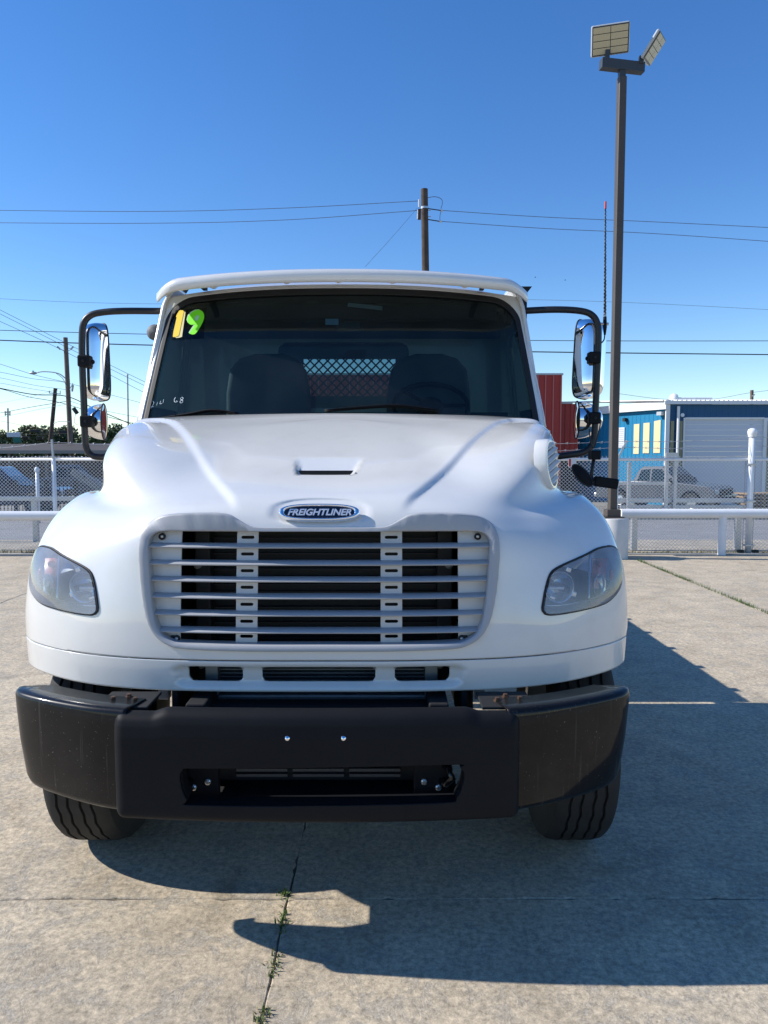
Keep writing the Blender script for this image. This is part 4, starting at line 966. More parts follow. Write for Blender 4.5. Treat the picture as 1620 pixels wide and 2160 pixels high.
mh('wing_mirror', 214, 765, .078, .228, .12, 5.0, 36, -1, R(-2))
mh('wing_mirror', 1230, 759, .095, .232, .13, 5.0, 42, 1, R(4))
mh('convex_mirror', 219, 890, .108, .108, .125, 2.0, 79, -1)
mh('convex_mirror', 1217, 886, .112, .112, .15, 2.0, 84, 1)
# look-down mirror and bracket below the driver's side frame
p = T(1228, 1003, 4.0); ld = mirror_head('fender_mirror', .032, .072, .022, 2.0, R(200), loc_(p), truck); ld.rotation_euler = (R(20), R(38), R(200))
ld.children[0].data.materials.clear(); ld.children[0].data.materials.append(MATS['black_plastic'])
q1, q2, q3 = T(1254, 958, 4.08), T(1250, 985, 4.05), T(1246, 1010, 4.02)
br_ = tb(MB().tube([q1, q2, q3], .010, 8), 'mirror_bracket', 'black_tube', smooth=True)
tb(MB().box(q1.x - .025, q1.x + .025, 4.04, 4.12, q1.z - .03, q1.z + .02), 'bracket_clamp', 'black_plastic', br_, bevel=.006)
q4 = T(1278, 1018, 4.0); tb(MB().obox(q4, (.125, .05, .055), Euler((0, R(8), 0)).to_matrix()), 'side_camera', 'black_plastic', br_, bevel=.01, seg=3)
tb(MB().tube([q3, q4], .012, 8), 'camera_arm', 'black_tube', br_)
# whip antenna on the driver's side frame
q = T(1276, 690, MY); top = T(1277.5, 425, MY); mid = T(1276, 668, MY)
an = tb(MB().tube([q + Vector((0, 0, -.045)), q, mid], [.006, .012, .010], 8), 'antenna', 'black_plastic', smooth=True)
tb(MB().tube([q + Vector((-.045, 0, .018)), q + Vector((.02, 0, .018))], .008, 8), 'antenna_mount', 'steel', an)
tb(MB().tube([q + Vector((0, 0, .02)), mid + Vector((0, 0, .02))], .008, 8), 'antenna_base', 'alu', an)
coil = [mid.lerp(top, t) + Vector((.0016 * math.cos(t * 200), .0016 * math.sin(t * 200), 0)) for t in [k / 160 for k in range(152)]]
tb(MB().tube(coil, [.0075 - .004 * k / 151 for k in range(152)], 6), 'antenna_whip', 'black_rubber', an)
tb(MB().tube([top - Vector((0, 0, .04)), top], .006, 6), 'antenna_tip', 'red_mark', an)
tb(MB().tube(spline([q + Vector((0, 0, -.045)), q + Vector((-.005, 0, -.075)), q + Vector((-.03, -.01, -.10))], 5), .004, 6), 'antenna_cable', 'wire_black', an)
tb(MB().tube(spline([T(1243, 905, 4.09), T(1245, 925, 4.08), T(1252, 945, 4.1), T(1262, 915, 4.1), T(1268, 885, 4.11)], 5), .0035, 6), 'antenna_cable', 'wire_black', an)
# small convex marker on the passenger's side door
p = T(326, 701, 4.6); m = tb(MB().lathe([(.0001, -.02), (.03, -.014), (.048, 0), (.03, .012), (.0001, .014)], 'y', 18, (p.x, 4.6, p.z), cap=False), 'side_marker', 'trim_grey', smooth=True)
# ---- flatbed with headache rack
rk = empty('headache_rack', (0, 5.20 - TY, 0), 0, truck); RO = 5.20
def rb(mb, name, mat, **k): return mb.build(name, mat, rk, off=(0, RO, 0), **k)
for s in (-1, 1):
    rb(MB().box(s * 1.16 - .04, s * 1.16 + .04, 5.17, 5.25, 1.0, 2.80), 'rack_post', 'black_matte')
    rb(MB().add([(s * 1.09, 5.18, 2.845), (s * 1.235, 5.18, 2.845), (s * 1.20, 5.18, 2.80), (s * 1.12, 5.18, 2.80), (s * 1.09, 5.24, 2.845), (s * 1.235, 5.24, 2.845), (s * 1.20, 5.24, 2.80), (s * 1.12, 5.24, 2.80)], [(0, 1, 2, 3), (4, 7, 6, 5), (0, 4, 5, 1), (1, 5, 6, 2), (2, 6, 7, 3), (3, 7, 4, 0)]), 'post_cap', 'black_matte')
a0, a1 = T(640, 757, 5.2), T(834, 836, 5.2)
rb(MB().box(-1.16, 1.16, 5.18, 5.22, 1.06, a1.z), 'rack_panel', 'black_matte'); rb(MB().box(-1.16, a0.x, 5.18, 5.22, a1.z, a0.z), 'rack_panel', 'black_matte'); rb(MB().box(a1.x, 1.16, 5.18, 5.22, a1.z, a0.z), 'rack_panel', 'black_matte'); rb(MB().box(-1.16, 1.16, 5.18, 5.22, a0.z, 2.62), 'rack_panel', 'black_matte')
mb = MB(); ww = a1.x - a0.x; hh = a0.z - a1.z; pt = ww / 10.5; g = pt * .16; M = Euler((0, R(45), 0)).to_matrix()
for sgn in (1, -1):
    k = -hh
    while k < ww + hh:
        xs_, xe = a0.x + k, a0.x + k + sgn * hh
        q0_, q1_ = Vector((xs_, 5.2, a1.z)), Vector((xe, 5.2, a0.z))
        for lim in (a0.x, a1.x):
            pass
        d = q1_ - q0_; t0, t1 = 0, 1
        if d.x > 0: t0 = max(t0, (a0.x - q0_.x) / d.x); t1 = min(t1, (a1.x - q0_.x) / d.x)
        else: t0 = max(t0, (a1.x - q0_.x) / d.x); t1 = min(t1, (a0.x - q0_.x) / d.x)
        if t1 > t0 + .02:
            A_, B_ = q0_ + d * t0, q0_ + d * t1; u = (B_ - A_).normalized(); nrm = Vector((-u.z, 0, u.x)) * g / 2; yy_ = Vector((0, .006, 0))
            mb.add([A_ - nrm - yy_, A_ + nrm - yy_, B_ + nrm - yy_, B_ - nrm - yy_, A_ - nrm + yy_, A_ + nrm + yy_, B_ + nrm + yy_, B_ - nrm + yy_], [(0, 1, 2, 3), (4, 7, 6, 5), (0, 4, 5, 1), (2, 6, 7, 3), (1, 5, 6, 2), (0, 3, 7, 4)])
        k += pt
rb(mb, 'rack_mesh', 'black_matte')
deck = tb(MB().box(-1.22, 1.22, 5.26, 9.4, 1.02, 1.12), 'flatbed_deck', 'black_matte', bevel=.01)
for k in range(7):
    for s in (-1, 1): tb(MB().box(s * 1.235 - .015, s * 1.235 + .015, 5.5 + k * .6, 5.58 + k * .6, 1.04, 1.13), 'stake_pocket', 'black_matte', deck)
for s in (-1, 1): tb(MB().lathe([(.28, 0), (.30, .03), (.30, 1.1), (.28, 1.13)], 'y', 24, (s * .80, 5.3, .72)), 'fuel_tank', 'steel', smooth=True, angle=40)
tb(MB().box(-1.0, 1.0, 7.5, 7.7, .40, .56), 'rear_axle', 'black_matte', bevel=.03)

# ================================================================ LAMP POLE
LY = 12.62
b = at(1291, 1090, LY); lamp = empty('lamp_pole', (b.x, LY, 0)); tag(lamp, 'tall bronze square lamp pole with two floodlights on a concrete pier', 'lamp pole')
def lpb(mb, name, mat, parent=lamp, **k): return mb.build(name, mat, parent, **k)
ptop = at(1308, 163, LY).z - 0; hgt = ptop
lpb(MB().lathe([(.27, -.1), (.27, .655), (.258, .675), (.0001, .676)], 'z', 28, cap=False), 'concrete_pier', 'concrete_pier', smooth=True, angle=40)
lpb(MB().box(-.16, .16, -.16, .16, .675, .70), 'base_plate', 'pole_bronze'); lpb(MB().box(-.115, .115, -.115, .115, .70, .82), 'base_cover', 'pole_bronze', bevel=.01)
pm_ = Euler((0, 0, R(8))).to_matrix()
lpb(MB().obox((0, 0, (.7 + hgt) / 2), (.125, .125, hgt - .7), pm_), 'post', 'pole_bronze', bevel=.012)
lpb(MB().box(-.05, .05, -.05, .05, hgt, hgt + .10), 'tenon', 'lamp_frame')
cr = lpb(MB().obox((0, 0, hgt + .17), (.72, .13, .15), Euler((0, R(2), R(8))).to_matrix()), 'crossbar', 'lamp_frame')
def flood(loc, rot, stem):
    f = empty('floodlight', loc, 0, lamp); f.rotation_euler = rot
    MB().box(-.30, .30, -.035, .02, -.22, .22).build('lamp_body', 'lamp_back', f, bevel=.03, seg=3)
    MB().box(-.285, .285, -.048, -.034, -.205, .205).build('lamp_bezel', 'lamp_frame', f, bevel=.004)
    for i in range(2):
        for j in range(4):
            MB().box(-.27 + i * .273, -.27 + i * .273 + .262, -.056, -.047, -.188 + j * .096, -.188 + j * .096 + .086).build('led_panel', 'lamp_panel', f)
    lpb(MB().box(stem[0] - .035, stem[0] + .035, -.04, .04, hgt + .2, stem[1]), 'lamp_stem', 'lamp_frame', bevel=.008)
c1 = at(1285, 87, LY); c2 = at(1379, 97, LY)
flood((c1.x - b.x, -.05, c1.z), (R(30), R(-4), R(-8)), (c1.x - b.x - .03, c1.z - .14))
flood((c2.x - b.x, .05, c2.z), (R(38), R(-12), R(62)), (c2.x - b.x - .20, c2.z - .16))

# ================================================================ FENCE
FY = 13.32; fence = empty('chain_link_fence', (0, FY, 0)); tag(fence, 'white chain link fence with barbed wire along the back of the lot', 'fence')
def fb(mb, name, mat, **k): return mb.build(name, mat, fence, off=(0, FY, 0), **k)
FT = at(1450, 969, FY).z
mb = MB(); px_ = .068; X0, X1, Z0, Z1 = -8.6, 8.6, .03, FT + .0; rw_ = .0035
def wire3(mb, a, b, r):
    d = (b - a).normalized(); e1 = d.cross(Vector((0, 1, 0))).normalized(); e2 = Vector((0, 1, 0))
    ring = [e2 * r, e1 * r * .87 - e2 * r * .5, -e1 * r * .87 - e2 * r * .5]
    mb.add([a + q for q in ring] + [b + q for q in ring], [(0, 1, 4, 3), (1, 2, 5, 4), (2, 0, 3, 5)])
hgt_ = Z1 - Z0; k = X0 - hgt_
while k < X1 + hgt_:
    for sg in (1, -1):
        A_ = Vector((k, FY + .012 + .004 * sg, Z0)); B_ = Vector((k + sg * hgt_ * 1.08, FY + .012 + .004 * sg, Z1))
        t0, t1 = 0., 1.; d = B_ - A_
        lo_, hi_ = sorted(((X0 - A_.x) / d.x, (X1 - A_.x) / d.x)); t0 = max(t0, lo_); t1 = min(t1, hi_)
        if t1 > t0 + .01: wire3(mb, A_ + d * t0, A_ + d * t1, rw_)
    if X0 < k < X1: wire3(mb, Vector((k, FY + .012, FT - .03)), Vector((k, FY + .012, FT + .055)), .0035); wire3(mb, Vector((k - .012, FY + .012, FT + .055)), Vector((k + .012, FY + .012, FT + .052)), .0035)
    k += px_
o = fb(mb, 'chain_link_mesh', 'fence_white', fixn=False); o['kind'] = 'stuff'
fb(MB().tube([(-8.6, FY, FT), (8.6, FY, FT)], .028, 10), 'top_rail', 'fence_white', smooth=True)
fb(MB().tube([(-8.6, FY + .01, .04), (8.6, FY + .01, .04)], .004, 6), 'tension_wire', 'galv_dull')
posts = [(at(115, 1000, FY).x, 0, 1), (-2.7, 0, 1), (.45, 0, 1), (at(1300, 1000, FY).x, 0, 2), (at(1582, 1000, FY).x, 1, 0)]
for x, big, arm in posts:
    if big:
        zt_ = at(1585, 912, FY).z
        fb(MB().tube([(x, FY - .03, 0), (x, FY - .03, zt_ - .06)], .052, 16), 'fence_post', 'fence_white', smooth=True)
        fb(MB().lathe([(.066, zt_ - .08), (.068, zt_ - .05), (.074, zt_ - .035), (.080, zt_ + .01), (.066, zt_ + .05), (.03, zt_ + .07), (.0001, zt_ + .074)], 'z', 16, (x, FY - .03, 0), cap=False), 'post_cap', 'fence_white', smooth=True)
        for zz in (.12, .9, 1.55): fb(MB().box(x - .075, x + .075, FY - .10, FY + .04, zz, zz + .03), 'post_band', 'galv')
        for dx in (-.16, .16): fb(MB().tube([(x + dx * .55, FY, .05), (x + dx * .55, FY, FT)], .006, 6), 'tension_bar', 'galv_dull')
        for dx in (-.13, .13): fb(MB().box(x + dx - .05, x + dx + .05, FY - .05, FY + .02, .0, .05), 'foot_bracket', 'dark_box')
    else:
        fb(MB().tube([(x, FY - .02, 0), (x, FY - .02, FT + .01)], .036, 12), 'fence_post', 'fence_white', smooth=True)
        tx = x + (.17 if arm == 2 else -.015); fb(MB().obox(((x + tx) / 2, FY - .03, FT + .17), (.03, .035, .36), Euler((0, math.atan2(tx - x, .33), 0)).to_matrix()), 'barb_arm', 'galv')
mbb = []
def barb(zs, name='barbed_wire'):
    mb = MB(); pts = []
    for (x0, z0), (x1, z1) in zip(zs, zs[1:]):
        n = int((x1 - x0) / .1)
        for k in range(n):
            t = k / n; pts.append(Vector((x0 + (x1 - x0) * t, FY - .04, z0 + (z1 - z0) * t - .05 * math.sin(math.pi * t) * min(1, (x1 - x0) / 3))))
    pts.append(Vector((zs[-1][0], FY - .04, zs[-1][1])))
    mb.tube(pts, .004, 5)
    for p in pts[::2]:
        mb.tube([p + Vector((-.018, 0, -.02)), p + Vector((.018, 0, .02))], .0025, 4); mb.tube([p + Vector((.018, 0, -.02)), p + Vector((-.018, 0, .02))], .0025, 4)
    fb(mb, name, 'galv')
zz = lambda px, py: (at(px, py, FY).x, at(px, py, FY).z)
barb([zz(-120, 950), zz(113, 933), (-2.7, 1.96), (.45, 1.97), zz(1317, 931), zz(1584, 921), zz(1800, 921)])
barb([zz(-120, 962), zz(113, 963), (-2.7, 1.75), (.45, 1.78), zz(1312, 943), zz(1584, 940), zz(1800, 940)])
barb([zz(1360, 957), zz(1395, 964), zz(1520, 965), zz(1584, 957)])
# sliding gate behind the fence, on the right
GY = 13.75; gate = empty('sliding_gate', (0, GY, 0)); tag(gate, 'galvanised sliding gate frame parked behind the right hand fence panel', 'gate')
def gt(mb, name, mat='galv', **k): return mb.build(name, mat, gate, off=(0, GY, 0), **k)
g = lambda px, py: at(px, py, GY)
for px in (1327, 1406, 1424): gt(MB().box(g(px, 1000).x - .03, g(px, 1000).x + .03, GY - .03, GY + .03, .62, FT + .10 if px > 1400 else FT - .05), 'gate_upright', bevel=.006)
for py, a, c, th in ((1020, 1305, 1412, .028), (1056, 1303, 1575, .04), (1069, 1310, 1575, .028)):
    p, q = g(a, py), g(c, py); gt(MB().box(p.x, q.x, GY + .032, GY + .08, p.z - th, p.z + th), 'gate_rail', bevel=.006)
gt(MB().box(g(1402, 1000).x, g(1428, 1000).x, GY - .06, GY - .031, FT + .03, FT + .12), 'gate_latch', 'galv')
for px in (1340, 1560): gt(MB().box(g(px, 1000).x - .05, g(px, 1000).x + .05, GY - .05, GY + .05, 0, .62), 'gate_roller_post', 'galv')
# pipe guard rails
def pipe_rail(xa, xb, z, label, postx):
    o = empty('pipe_rail', ((xa + xb) / 2, 12.98, 0)); off = ((xa + xb) / 2, 12.98, 0)
    MB().tube([(xa, 12.98, z), (xb, 12.98, z)], .082, 18).build('rail_pipe', 'fence_white', o, off=off, smooth=True, angle=40)
    for x in postx: MB().tube([(x, 12.98, -.05), (x, 12.98, z - .02)], .066, 16).build('rail_post', 'fence_white', o, off=off, smooth=True, angle=40)
    return tag(o, label, 'guard rail', 'white pipe guard rails in front of the fence')
pipe_rail(at(1312, 963, 12.98).x, 9.6, at(1450, 1083, 12.98).z, 'white pipe guard rail right of the lamp pole', (at(1529, 963, 12.98).x, 9.0))
pipe_rail(-10, -2.9, at(50, 1088, 12.98).z, 'white pipe guard rail behind the truck on the left', (-9.2, -3.2))

gr_ = empty('street_rail', (at(70, 1052, 15.6).x, 15.6, zg(15.6))); go_ = gr_.location
zr_ = at(70, 1052, 15.6).z
MB().box(-9.5, at(230, 1052, 15.6).x, 15.57, 15.63, zr_ - .045, zr_ + .045).build('rail_bar', 'galv', gr_, off=go_, bevel=.01)
for px in (-60, 70, 200): MB().box(at(px, 1070, 15.6).x - .055, at(px, 1070, 15.6).x + .055, 15.64, 15.74, zg(15.6), zr_ + .03).build('rail_post', 'galv', gr_, off=go_, bevel=.01)
tag(gr_, 'grey steel rail seen through the mesh of the left fence', 'guard rail')

# ================================================================ BUILDINGS
def zgr(Y): return zg(Y)
def corr_wall(mb, a, b, z0, z1, pitch=.3, rib=.03, rd=.02):
    """ribbed sheet from plan point a to b"""
    a, b = Vector(a), Vector(b); L = (b - a).length; u = (b - a) / L; nrm = Vector((u.y, -u.x)); pts = [a]; k = pitch / 2
    while k + rib * 3 < L:
        for dd, hh_ in ((0, 0), (rib * .6, rd), (rib * 1.6, rd), (rib * 2.2, 0)): pts.append(a + u * (k + dd) + nrm * hh_)
        k += pitch
    pts.append(b); n = len(pts)
    mb.add([(p.x, p.y, z0) for p in pts] + [(p.x, p.y, z1) for p in pts], [(i, i + 1, n + i + 1, n + i) for i in range(n - 1)]); return mb
bb = empty('blue_building', (13.4, 36, -.63)); tag(bb, 'blue metal building with white roof, roller door and three cream panels', 'building'); BO = (13.4, 36, -.63)
def bl(mb, name, mat, parent=bb, **k): return mb.build(name, mat, parent, off=BO, **k)
C0 = at(1405, 963, 36).x; EZ = at(1405, 858, 36).z; dirL = Vector((-.483, 1)); 
wl = lambda d: (C0 + dirL.x * d, 36 + d)
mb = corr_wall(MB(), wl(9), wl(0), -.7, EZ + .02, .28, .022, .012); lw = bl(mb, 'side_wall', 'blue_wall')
FZ = at(1450, 853, 36).z
front_x = lambda px: at(px, 963, 36).x
dz0, dz1 = -.6, at(1450, 884, 36).z; dx0, dx1 = front_x(1440), front_x(1614)
mb = corr_wall(MB(), (C0, 36), (dx0, 36), -.7, FZ, .28, .022, .012); corr_wall(mb, (dx0, 36), (dx1, 36), dz1, FZ, .28, .022, .012); corr_wall(mb, (dx1, 36), (C0 + 12, 36), -.7, FZ, .28, .022, .012); bl(mb, 'front_wall', 'blue_shaded')
N = 16
for k in range(N):
    h0 = dz0 + (dz1 - dz0) * k / N; h1 = dz0 + (dz1 - dz0) * (k + 1) / N
    bl(MB().box(dx0 + .06, dx1 - .06, 36.06, 36.12, h0 + .002, h1 - .002), 'door_slat', 'door_white', bevel=.005)
bl(MB().box(dx0 - .02, dx0 + .07, 35.96, 36.05, dz0, dz1 + .06), 'door_jamb', 'roof_white'); bl(MB().box(dx1 - .12, dx1 + .10, 35.96, 36.05, dz0, dz1 + .06), 'door_jamb', 'roof_white'); bl(MB().box(dx0 + .07, dx1 - .12, 35.96, 36.05, dz1, dz1 + .08), 'door_header', 'roof_white')
for pa, pb in ((1412, 1419), (1430, 1437), (1616, 1640)): bl(MB().box(front_x(pa), front_x(pb), 35.93, 35.975, dz0, at(0, 888, 36).z), 'trim_panel', 'olive_trim')
bl(MB().box(front_x(1405) - .10, front_x(1405) + .09, 35.88, 35.99, -.62, FZ), 'corner_trim', 'roof_white')
bl(MB().tube([(front_x(1426), 35.85, .8), (front_x(1426), 35.85, FZ - .1)], .07, 8), 'downpipe', 'roof_white')
bl(MB().lathe([(.05, 35.86), (.09, 35.83), (.09, 35.80), (.0001, 35.79)], 'y', 12, (front_x(1434), 0, at(0, 876, 36).z), cap=False), 'alarm_bell', 'roof_white')
bl(MB().box(front_x(1405) - .2, C0 + 12.2, 35.78, 35.96, FZ, FZ + .16), 'gutter', 'roof_white')
RZ = FZ + .16; Yr = 44
mb = MB(); n = 60
for k in range(n):
    xa = C0 - .3 + k * .22; xb = xa + .22; q = -3.9
    mb.add([(xa, 35.85, RZ), (xa + .05, 35.85, RZ + .05), (xa + .09, 35.85, RZ), (xb, 35.85, RZ), (xa + q, Yr, RZ + .48), (xa + .05 + q, Yr, RZ + .53), (xa + .09 + q, Yr, RZ + .48), (xb + q, Yr, RZ + .48)], [(0, 1, 5, 4), (1, 2, 6, 5), (2, 3, 7, 6)])
bl(mb, 'roof_sheet', 'roof_white', fixn=False)
mb = MB(); p0, p1 = wl(-.1), wl(9); e0 = EZ
mb.add([(p0[0] - .2, p0[1] - .1, e0 - .12), (p1[0] - .2, p1[1] - .1, e0 - .12), (p1[0] - .2, p1[1] - .1, e0 + .18), (p0[0] - .2, p0[1] - .1, e0 + .30), (p0[0] + .05, p0[1], e0 - .12), (p1[0] + .05, p1[1], e0 - .12), (p1[0] + .05, p1[1], e0 + .22), (p0[0] + .05, p0[1], e0 + .34)], [(0, 1, 2, 3), (3, 2, 6, 7), (4, 7, 6, 5), (0, 4, 5, 1), (0, 3, 7, 4), (1, 5, 6, 2)]); bl(mb, 'eave_trim', 'roof_white')
# cream panels on the sunlit side wall, measured along it
def along(px):   # distance along the side wall seen at a photo column
    t = (px - 810) / CAM_F; return (C0 - 36 * t) / (t + .483)
def wallpoint(px, py):
    d = along(px); q = wl(d); return d, at(px, py, q[1]).z
for (xa, ya, ya2, xb, yb, yb2) in ((1335, 895, 957.5, 1346.5, 894, 957), (1355, 892.5, 956, 1368, 891.5, 956), (1377, 888.5, 955.5, 1391, 885.5, 954)):
    d0, z0t = wallpoint(xa, ya); d1, z1t = wallpoint(xb, yb); zb_ = wallpoint(xa, ya2)[1]
    u = Vector((dirL.x, 1)).normalized(); nrm = Vector((-u.y, u.x)) * .03 if False else Vector((-1, -.483)).normalized() * .03
    P0, P1 = Vector(wl(d0)), Vector(wl(d1)); q = [P0 + nrm, P1 + nrm, P1 + nrm * .2, P0 + nrm * .2]
    bl(MB().add([(v.x, v.y, zb_) for v in q] + [(q[0].x, q[0].y, z0t), (q[1].x, q[1].y, z1t), (q[2].x, q[2].y, z1t), (q[3].x, q[3].y, z0t)], [(0, 1, 5, 4), (1, 2, 6, 5), (2, 3, 7, 6), (3, 0, 4, 7), (4, 5, 6, 7)]), 'window_panel', 'cream', lw)
def wall_box(xa, ya, xb, yb, name, mat, th=.05, parent=lw):
    d0, zt_ = wallpoint(xa, ya); d1, zb_ = wallpoint(xb, yb); nrm = Vector((-1, -.483)).normalized() * th
    P0, P1 = Vector(wl(d0)), Vector(wl(d1)); q = [P0 + nrm, P1 + nrm, P1 + nrm * .1, P0 + nrm * .1]
    return bl(MB().add([(v.x, v.y, zb_) for v in q] + [(v.x, v.y, zt_) for v in q], [(0, 1, 5, 4), (1, 2, 6, 5), (2, 3, 7, 6), (3, 0, 4, 7), (4, 5, 6, 7), (0, 3, 2, 1)]), name, mat, parent)
wall_box(1303, 902, 1316, 945, 'notice_board', 'sign_white')
wall_box(1316, 882, 1321, 889, 'wall_lamp', 'dark_box', .2); wall_box(1389, 869, 1399, 876, 'wall_lamp', 'lamp_back', .25)
for k in range(9):
    y0 = 906 + k * 4.2; wall_box(1304.5, y0, 1314.5, y0 + .9, 'notice_line', 'galv_dull', .055)
u = at(1462, 845, 42); bl(MB().box(at(1425, 963, 42).x, at(1500, 963, 42).x, 42, 43, FZ + .3, at(0, 838, 42).z), 'roof_unit', 'roof_white', bevel=.05); bl(MB().lathe([(.0001, .45), (.2, .35), (.28, .1), (.28, -.3)], 'z', 14, (at(1421, 963, 42).x, 42.2, at(0, 846, 42).z), cap=False), 'roof_vent', 'roof_white', smooth=True)

rb_ = empty('red_building', (8.6, 39.5, -.63)); tag(rb_, 'red metal building with tall ribbed wall left of the blue building', 'building')
def rd(mb, name, mat, **k): return mb.build(name, mat, rb_, off=(8.6, 39.5, -.63), **k)
rx = lambda px: at(px, 963, 39.5).x; rz1 = at(0, 791, 39.5).z; rz2 = at(0, 850, 39.5).z
rd(MB().box(rx(560), rx(1183), 39.5, 44, -.7, rz1), 'tower_wall', 'red_wall'); rd(MB().box(rx(558), rx(1185), 39.45, 44.05, rz1, rz1 + .09), 'parapet_cap', 'galv_dull')
for px in [1181 - 16.4 * k for k in range(38)]: rd(MB().box(rx(px) - .03, rx(px) + .03, 39.44, 39.498, -.6, rz1), 'wall_rib', 'red_trim')
rd(MB().box(rx(1183) + .002, rx(1226), 40.2, 44, .2 + 1.4, rz2), 'annex_wall', 'red_wall'); rd(MB().box(rx(1183) + .002, rx(1212), 40.1, 44.1, rz2, rz2 + .10), 'annex_cap', 'galv_dull')
for k in range(4): rd(MB().box(rx(1186) + k * .28, rx(1186) + k * .28 + .03, 40.16, 40.198, 1.7, rz2), 'wall_rib', 'red_wall')
rd(MB().box(rx(1183) + .002, rx(1230), 41, 44, -.7, 1.55), 'annex_base', 'dark_box')
o = MB().box(at(1201, 963, 13.2).x, at(1218, 963, 13.2).x, 13.26, 13.27, at(0, 986, 13.2).z, at(0, 966, 13.2).z); ns = o.build('fence_sign', 'sign_white'); tag(ns, 'small white notice sign hung on the fence behind the hood mirror', 'sign')
MB().box(at(1202, 963, 13.2).x, at(1206, 963, 13.2).x, 13.252, 13.258, at(0, 984, 13.2).z, at(0, 968, 13.2).z).build('sign_mark', 'red_mark', ns)

# canopy on the left
cn = empty('carport_canopy', (-22, 46, -.63)); tag(cn, 'low brown carport canopy across the street on the left', 'canopy'); CO = (-22, 46, -.63)
def cp(mb, name, mat, **k): return mb.build(name, mat, cn, off=CO, **k)
z_e = at(0, 951, 44).z; z_r = at(0, 936, 50).z; xl, xr = -40, at(330, 963, 44).x
cp(MB().add([(xl, 44, z_e), (xr, 44, z_e), (xr - 1, 50, z_r + .05), (xl, 50, z_r - .12), (xl, 44, z_e - .12), (xr, 44, z_e - .12), (xr - 1, 50, z_e - .12), (xl, 50, z_e - .12)], [(0, 1, 2, 3), (4, 7, 6, 5), (0, 4, 5, 1), (1, 5, 6, 2), (3, 2, 6, 7), (0, 3, 7, 4)]), 'canopy_roof', 'canopy_brown')
cp(MB().box(xl, xr + .1, 43.9, 43.995, z_e - .16, z_e + .03), 'fascia', 'canopy_edge')
for px in (20, 98, 148, 230): cp(MB().box(at(px, 963, 45).x - .06, at(px, 963, 45).x + .06, 44.9, 45.05, -.63, z_e - .1), 'canopy_column', 'canopy_edge')
cp(MB().box(xl, xr - 2, 52, 52.2, -.63, z_e - .3), 'back_wall', 'canopy_brown')

# ================================================================ VEHICLES ACROSS THE STREET
def pickup(loc, rz, body, label, name='pickup_truck'):
    t = empty(name, loc, rz); Wd = .95
    prof = [(-2.65, .55), (-2.68, .95), (-2.62, 1.12), (-1.05, 1.13), (-.95, 1.16), (1.05, 1.14), (2.30, 1.02), (2.55, .90), (2.60, .55)]
    arcs = []
    bot = [(2.60, .42), (2.10, .42)] + [(1.62 + .44 * math.cos(a), .40 + .44 * math.sin(a)) for a in [k * math.pi / 8 for k in range(9)]] + [(1.1, .38), (-1.05, .38)] + [(-1.52 + .44 * math.cos(a), .40 + .44 * math.sin(a)) for a in [k * math.pi / 8 for k in range(9)]] + [(-2.1, .42), (-2.65, .42)]
    MB().prism(prof + bot, 2 * Wd, 'y', -Wd).build('body', body, t, bevel=.05, seg=2)
    cab = [(-.92, 1.14), (-.70, 1.66), (-.55, 1.76), (.30, 1.77), (.42, 1.73), (1.05, 1.14)]
    vs = [(x, -Wd + .03 + (z - 1.14) * .28, z) for x, z in cab] + [(x, Wd - .03 - (z - 1.14) * .28, z) for x, z in cab]
    MB().add(vs, [tuple(range(6)), tuple(range(11, 5, -1))] + [(i, i + 6, (i + 1) % 6 + 6, (i + 1) % 6) for i in range(6)]).build('cabin', body, t, bevel=.03)
    for sg in (-1, 1):
        for pts in ([(-.72, 1.18), (-.60, 1.62), (-.20, 1.66), (-.16, 1.18)], [(-.10, 1.18), (-.12, 1.66), (.30, 1.66), (.80, 1.18)]):
            MB().add([(x, sg * (Wd - .03 - (z - 1.14) * .28 + .006), z) for x, z in pts] + [(x, sg * (Wd - .06 - (z - 1.14) * .28), z) for x, z in pts], [(0, 1, 2, 3), (4, 7, 6, 5), (0, 4, 5, 1), (1, 5, 6, 2), (2, 6, 7, 3), (3, 7, 4, 0)]).build('side_window', 'car_glass', t)
        MB().box(.72, .86, sg * (Wd + .10) - .07, sg * (Wd + .10) + .07, 1.14, 1.32).build('door_mirror', 'dark_box', t, bevel=.03)
        for x in (1.62, -1.52):
            wv = empty('wheel', (x, sg * (Wd - .10), .37), 0, t); MB().lathe([(.22, -.12), (.34, -.12), (.37, -.08), (.37, .08), (.34, .12), (.22, .12)], 'y', 24, cap=False).build('tyre', 'tyre_rubber', wv, smooth=True, angle=40); MB().lathe([(.22, -.10), (.20, -.06), (.0001, -.08)], 'y', 16, cap=False).build('rim', 'steel', wv); MB().lathe([(.22, .10), (.20, .06), (.0001, .08)], 'y', 16, cap=False).build('rim', 'steel', wv)
    MB().add([(.45, -.72, 1.70), (.45, .72, 1.70), (1.02, .86, 1.17), (1.02, -.86, 1.17)], [(0, 1, 2, 3)]).build('windscreen', 'car_glass', t, solid=.02)
    MB().box(2.56, 2.72, -.92, .92, .42, .62).build('front_bumper', 'dark_box', t, bevel=.04); MB().box(2.50, 2.62, -.55, .55, .66, .92).build('grille', 'dark_box', t, bevel=.02)
    for sg in (-1, 1): MB().box(2.45, 2.60, sg * .75 - .15, sg * .75 + .15, .72, .90).build('headlamp', 'lamp_back', t, bevel=.03)
    MB().box(-2.78, -2.64, -.9, .9, .45, .62).build('rear_bumper', 'steel', t, bevel=.03)
    t.scale = (1.06, 1.06, 1.08); return tag(t, label, 'pickup', 'vehicles across the street')
PY = 33.4; pk = pickup((at(1400, 963, PY).x + .05, PY, -.63), R(-48), 'car_white', 'dark grey pickup parked in front of the blue building roller door')
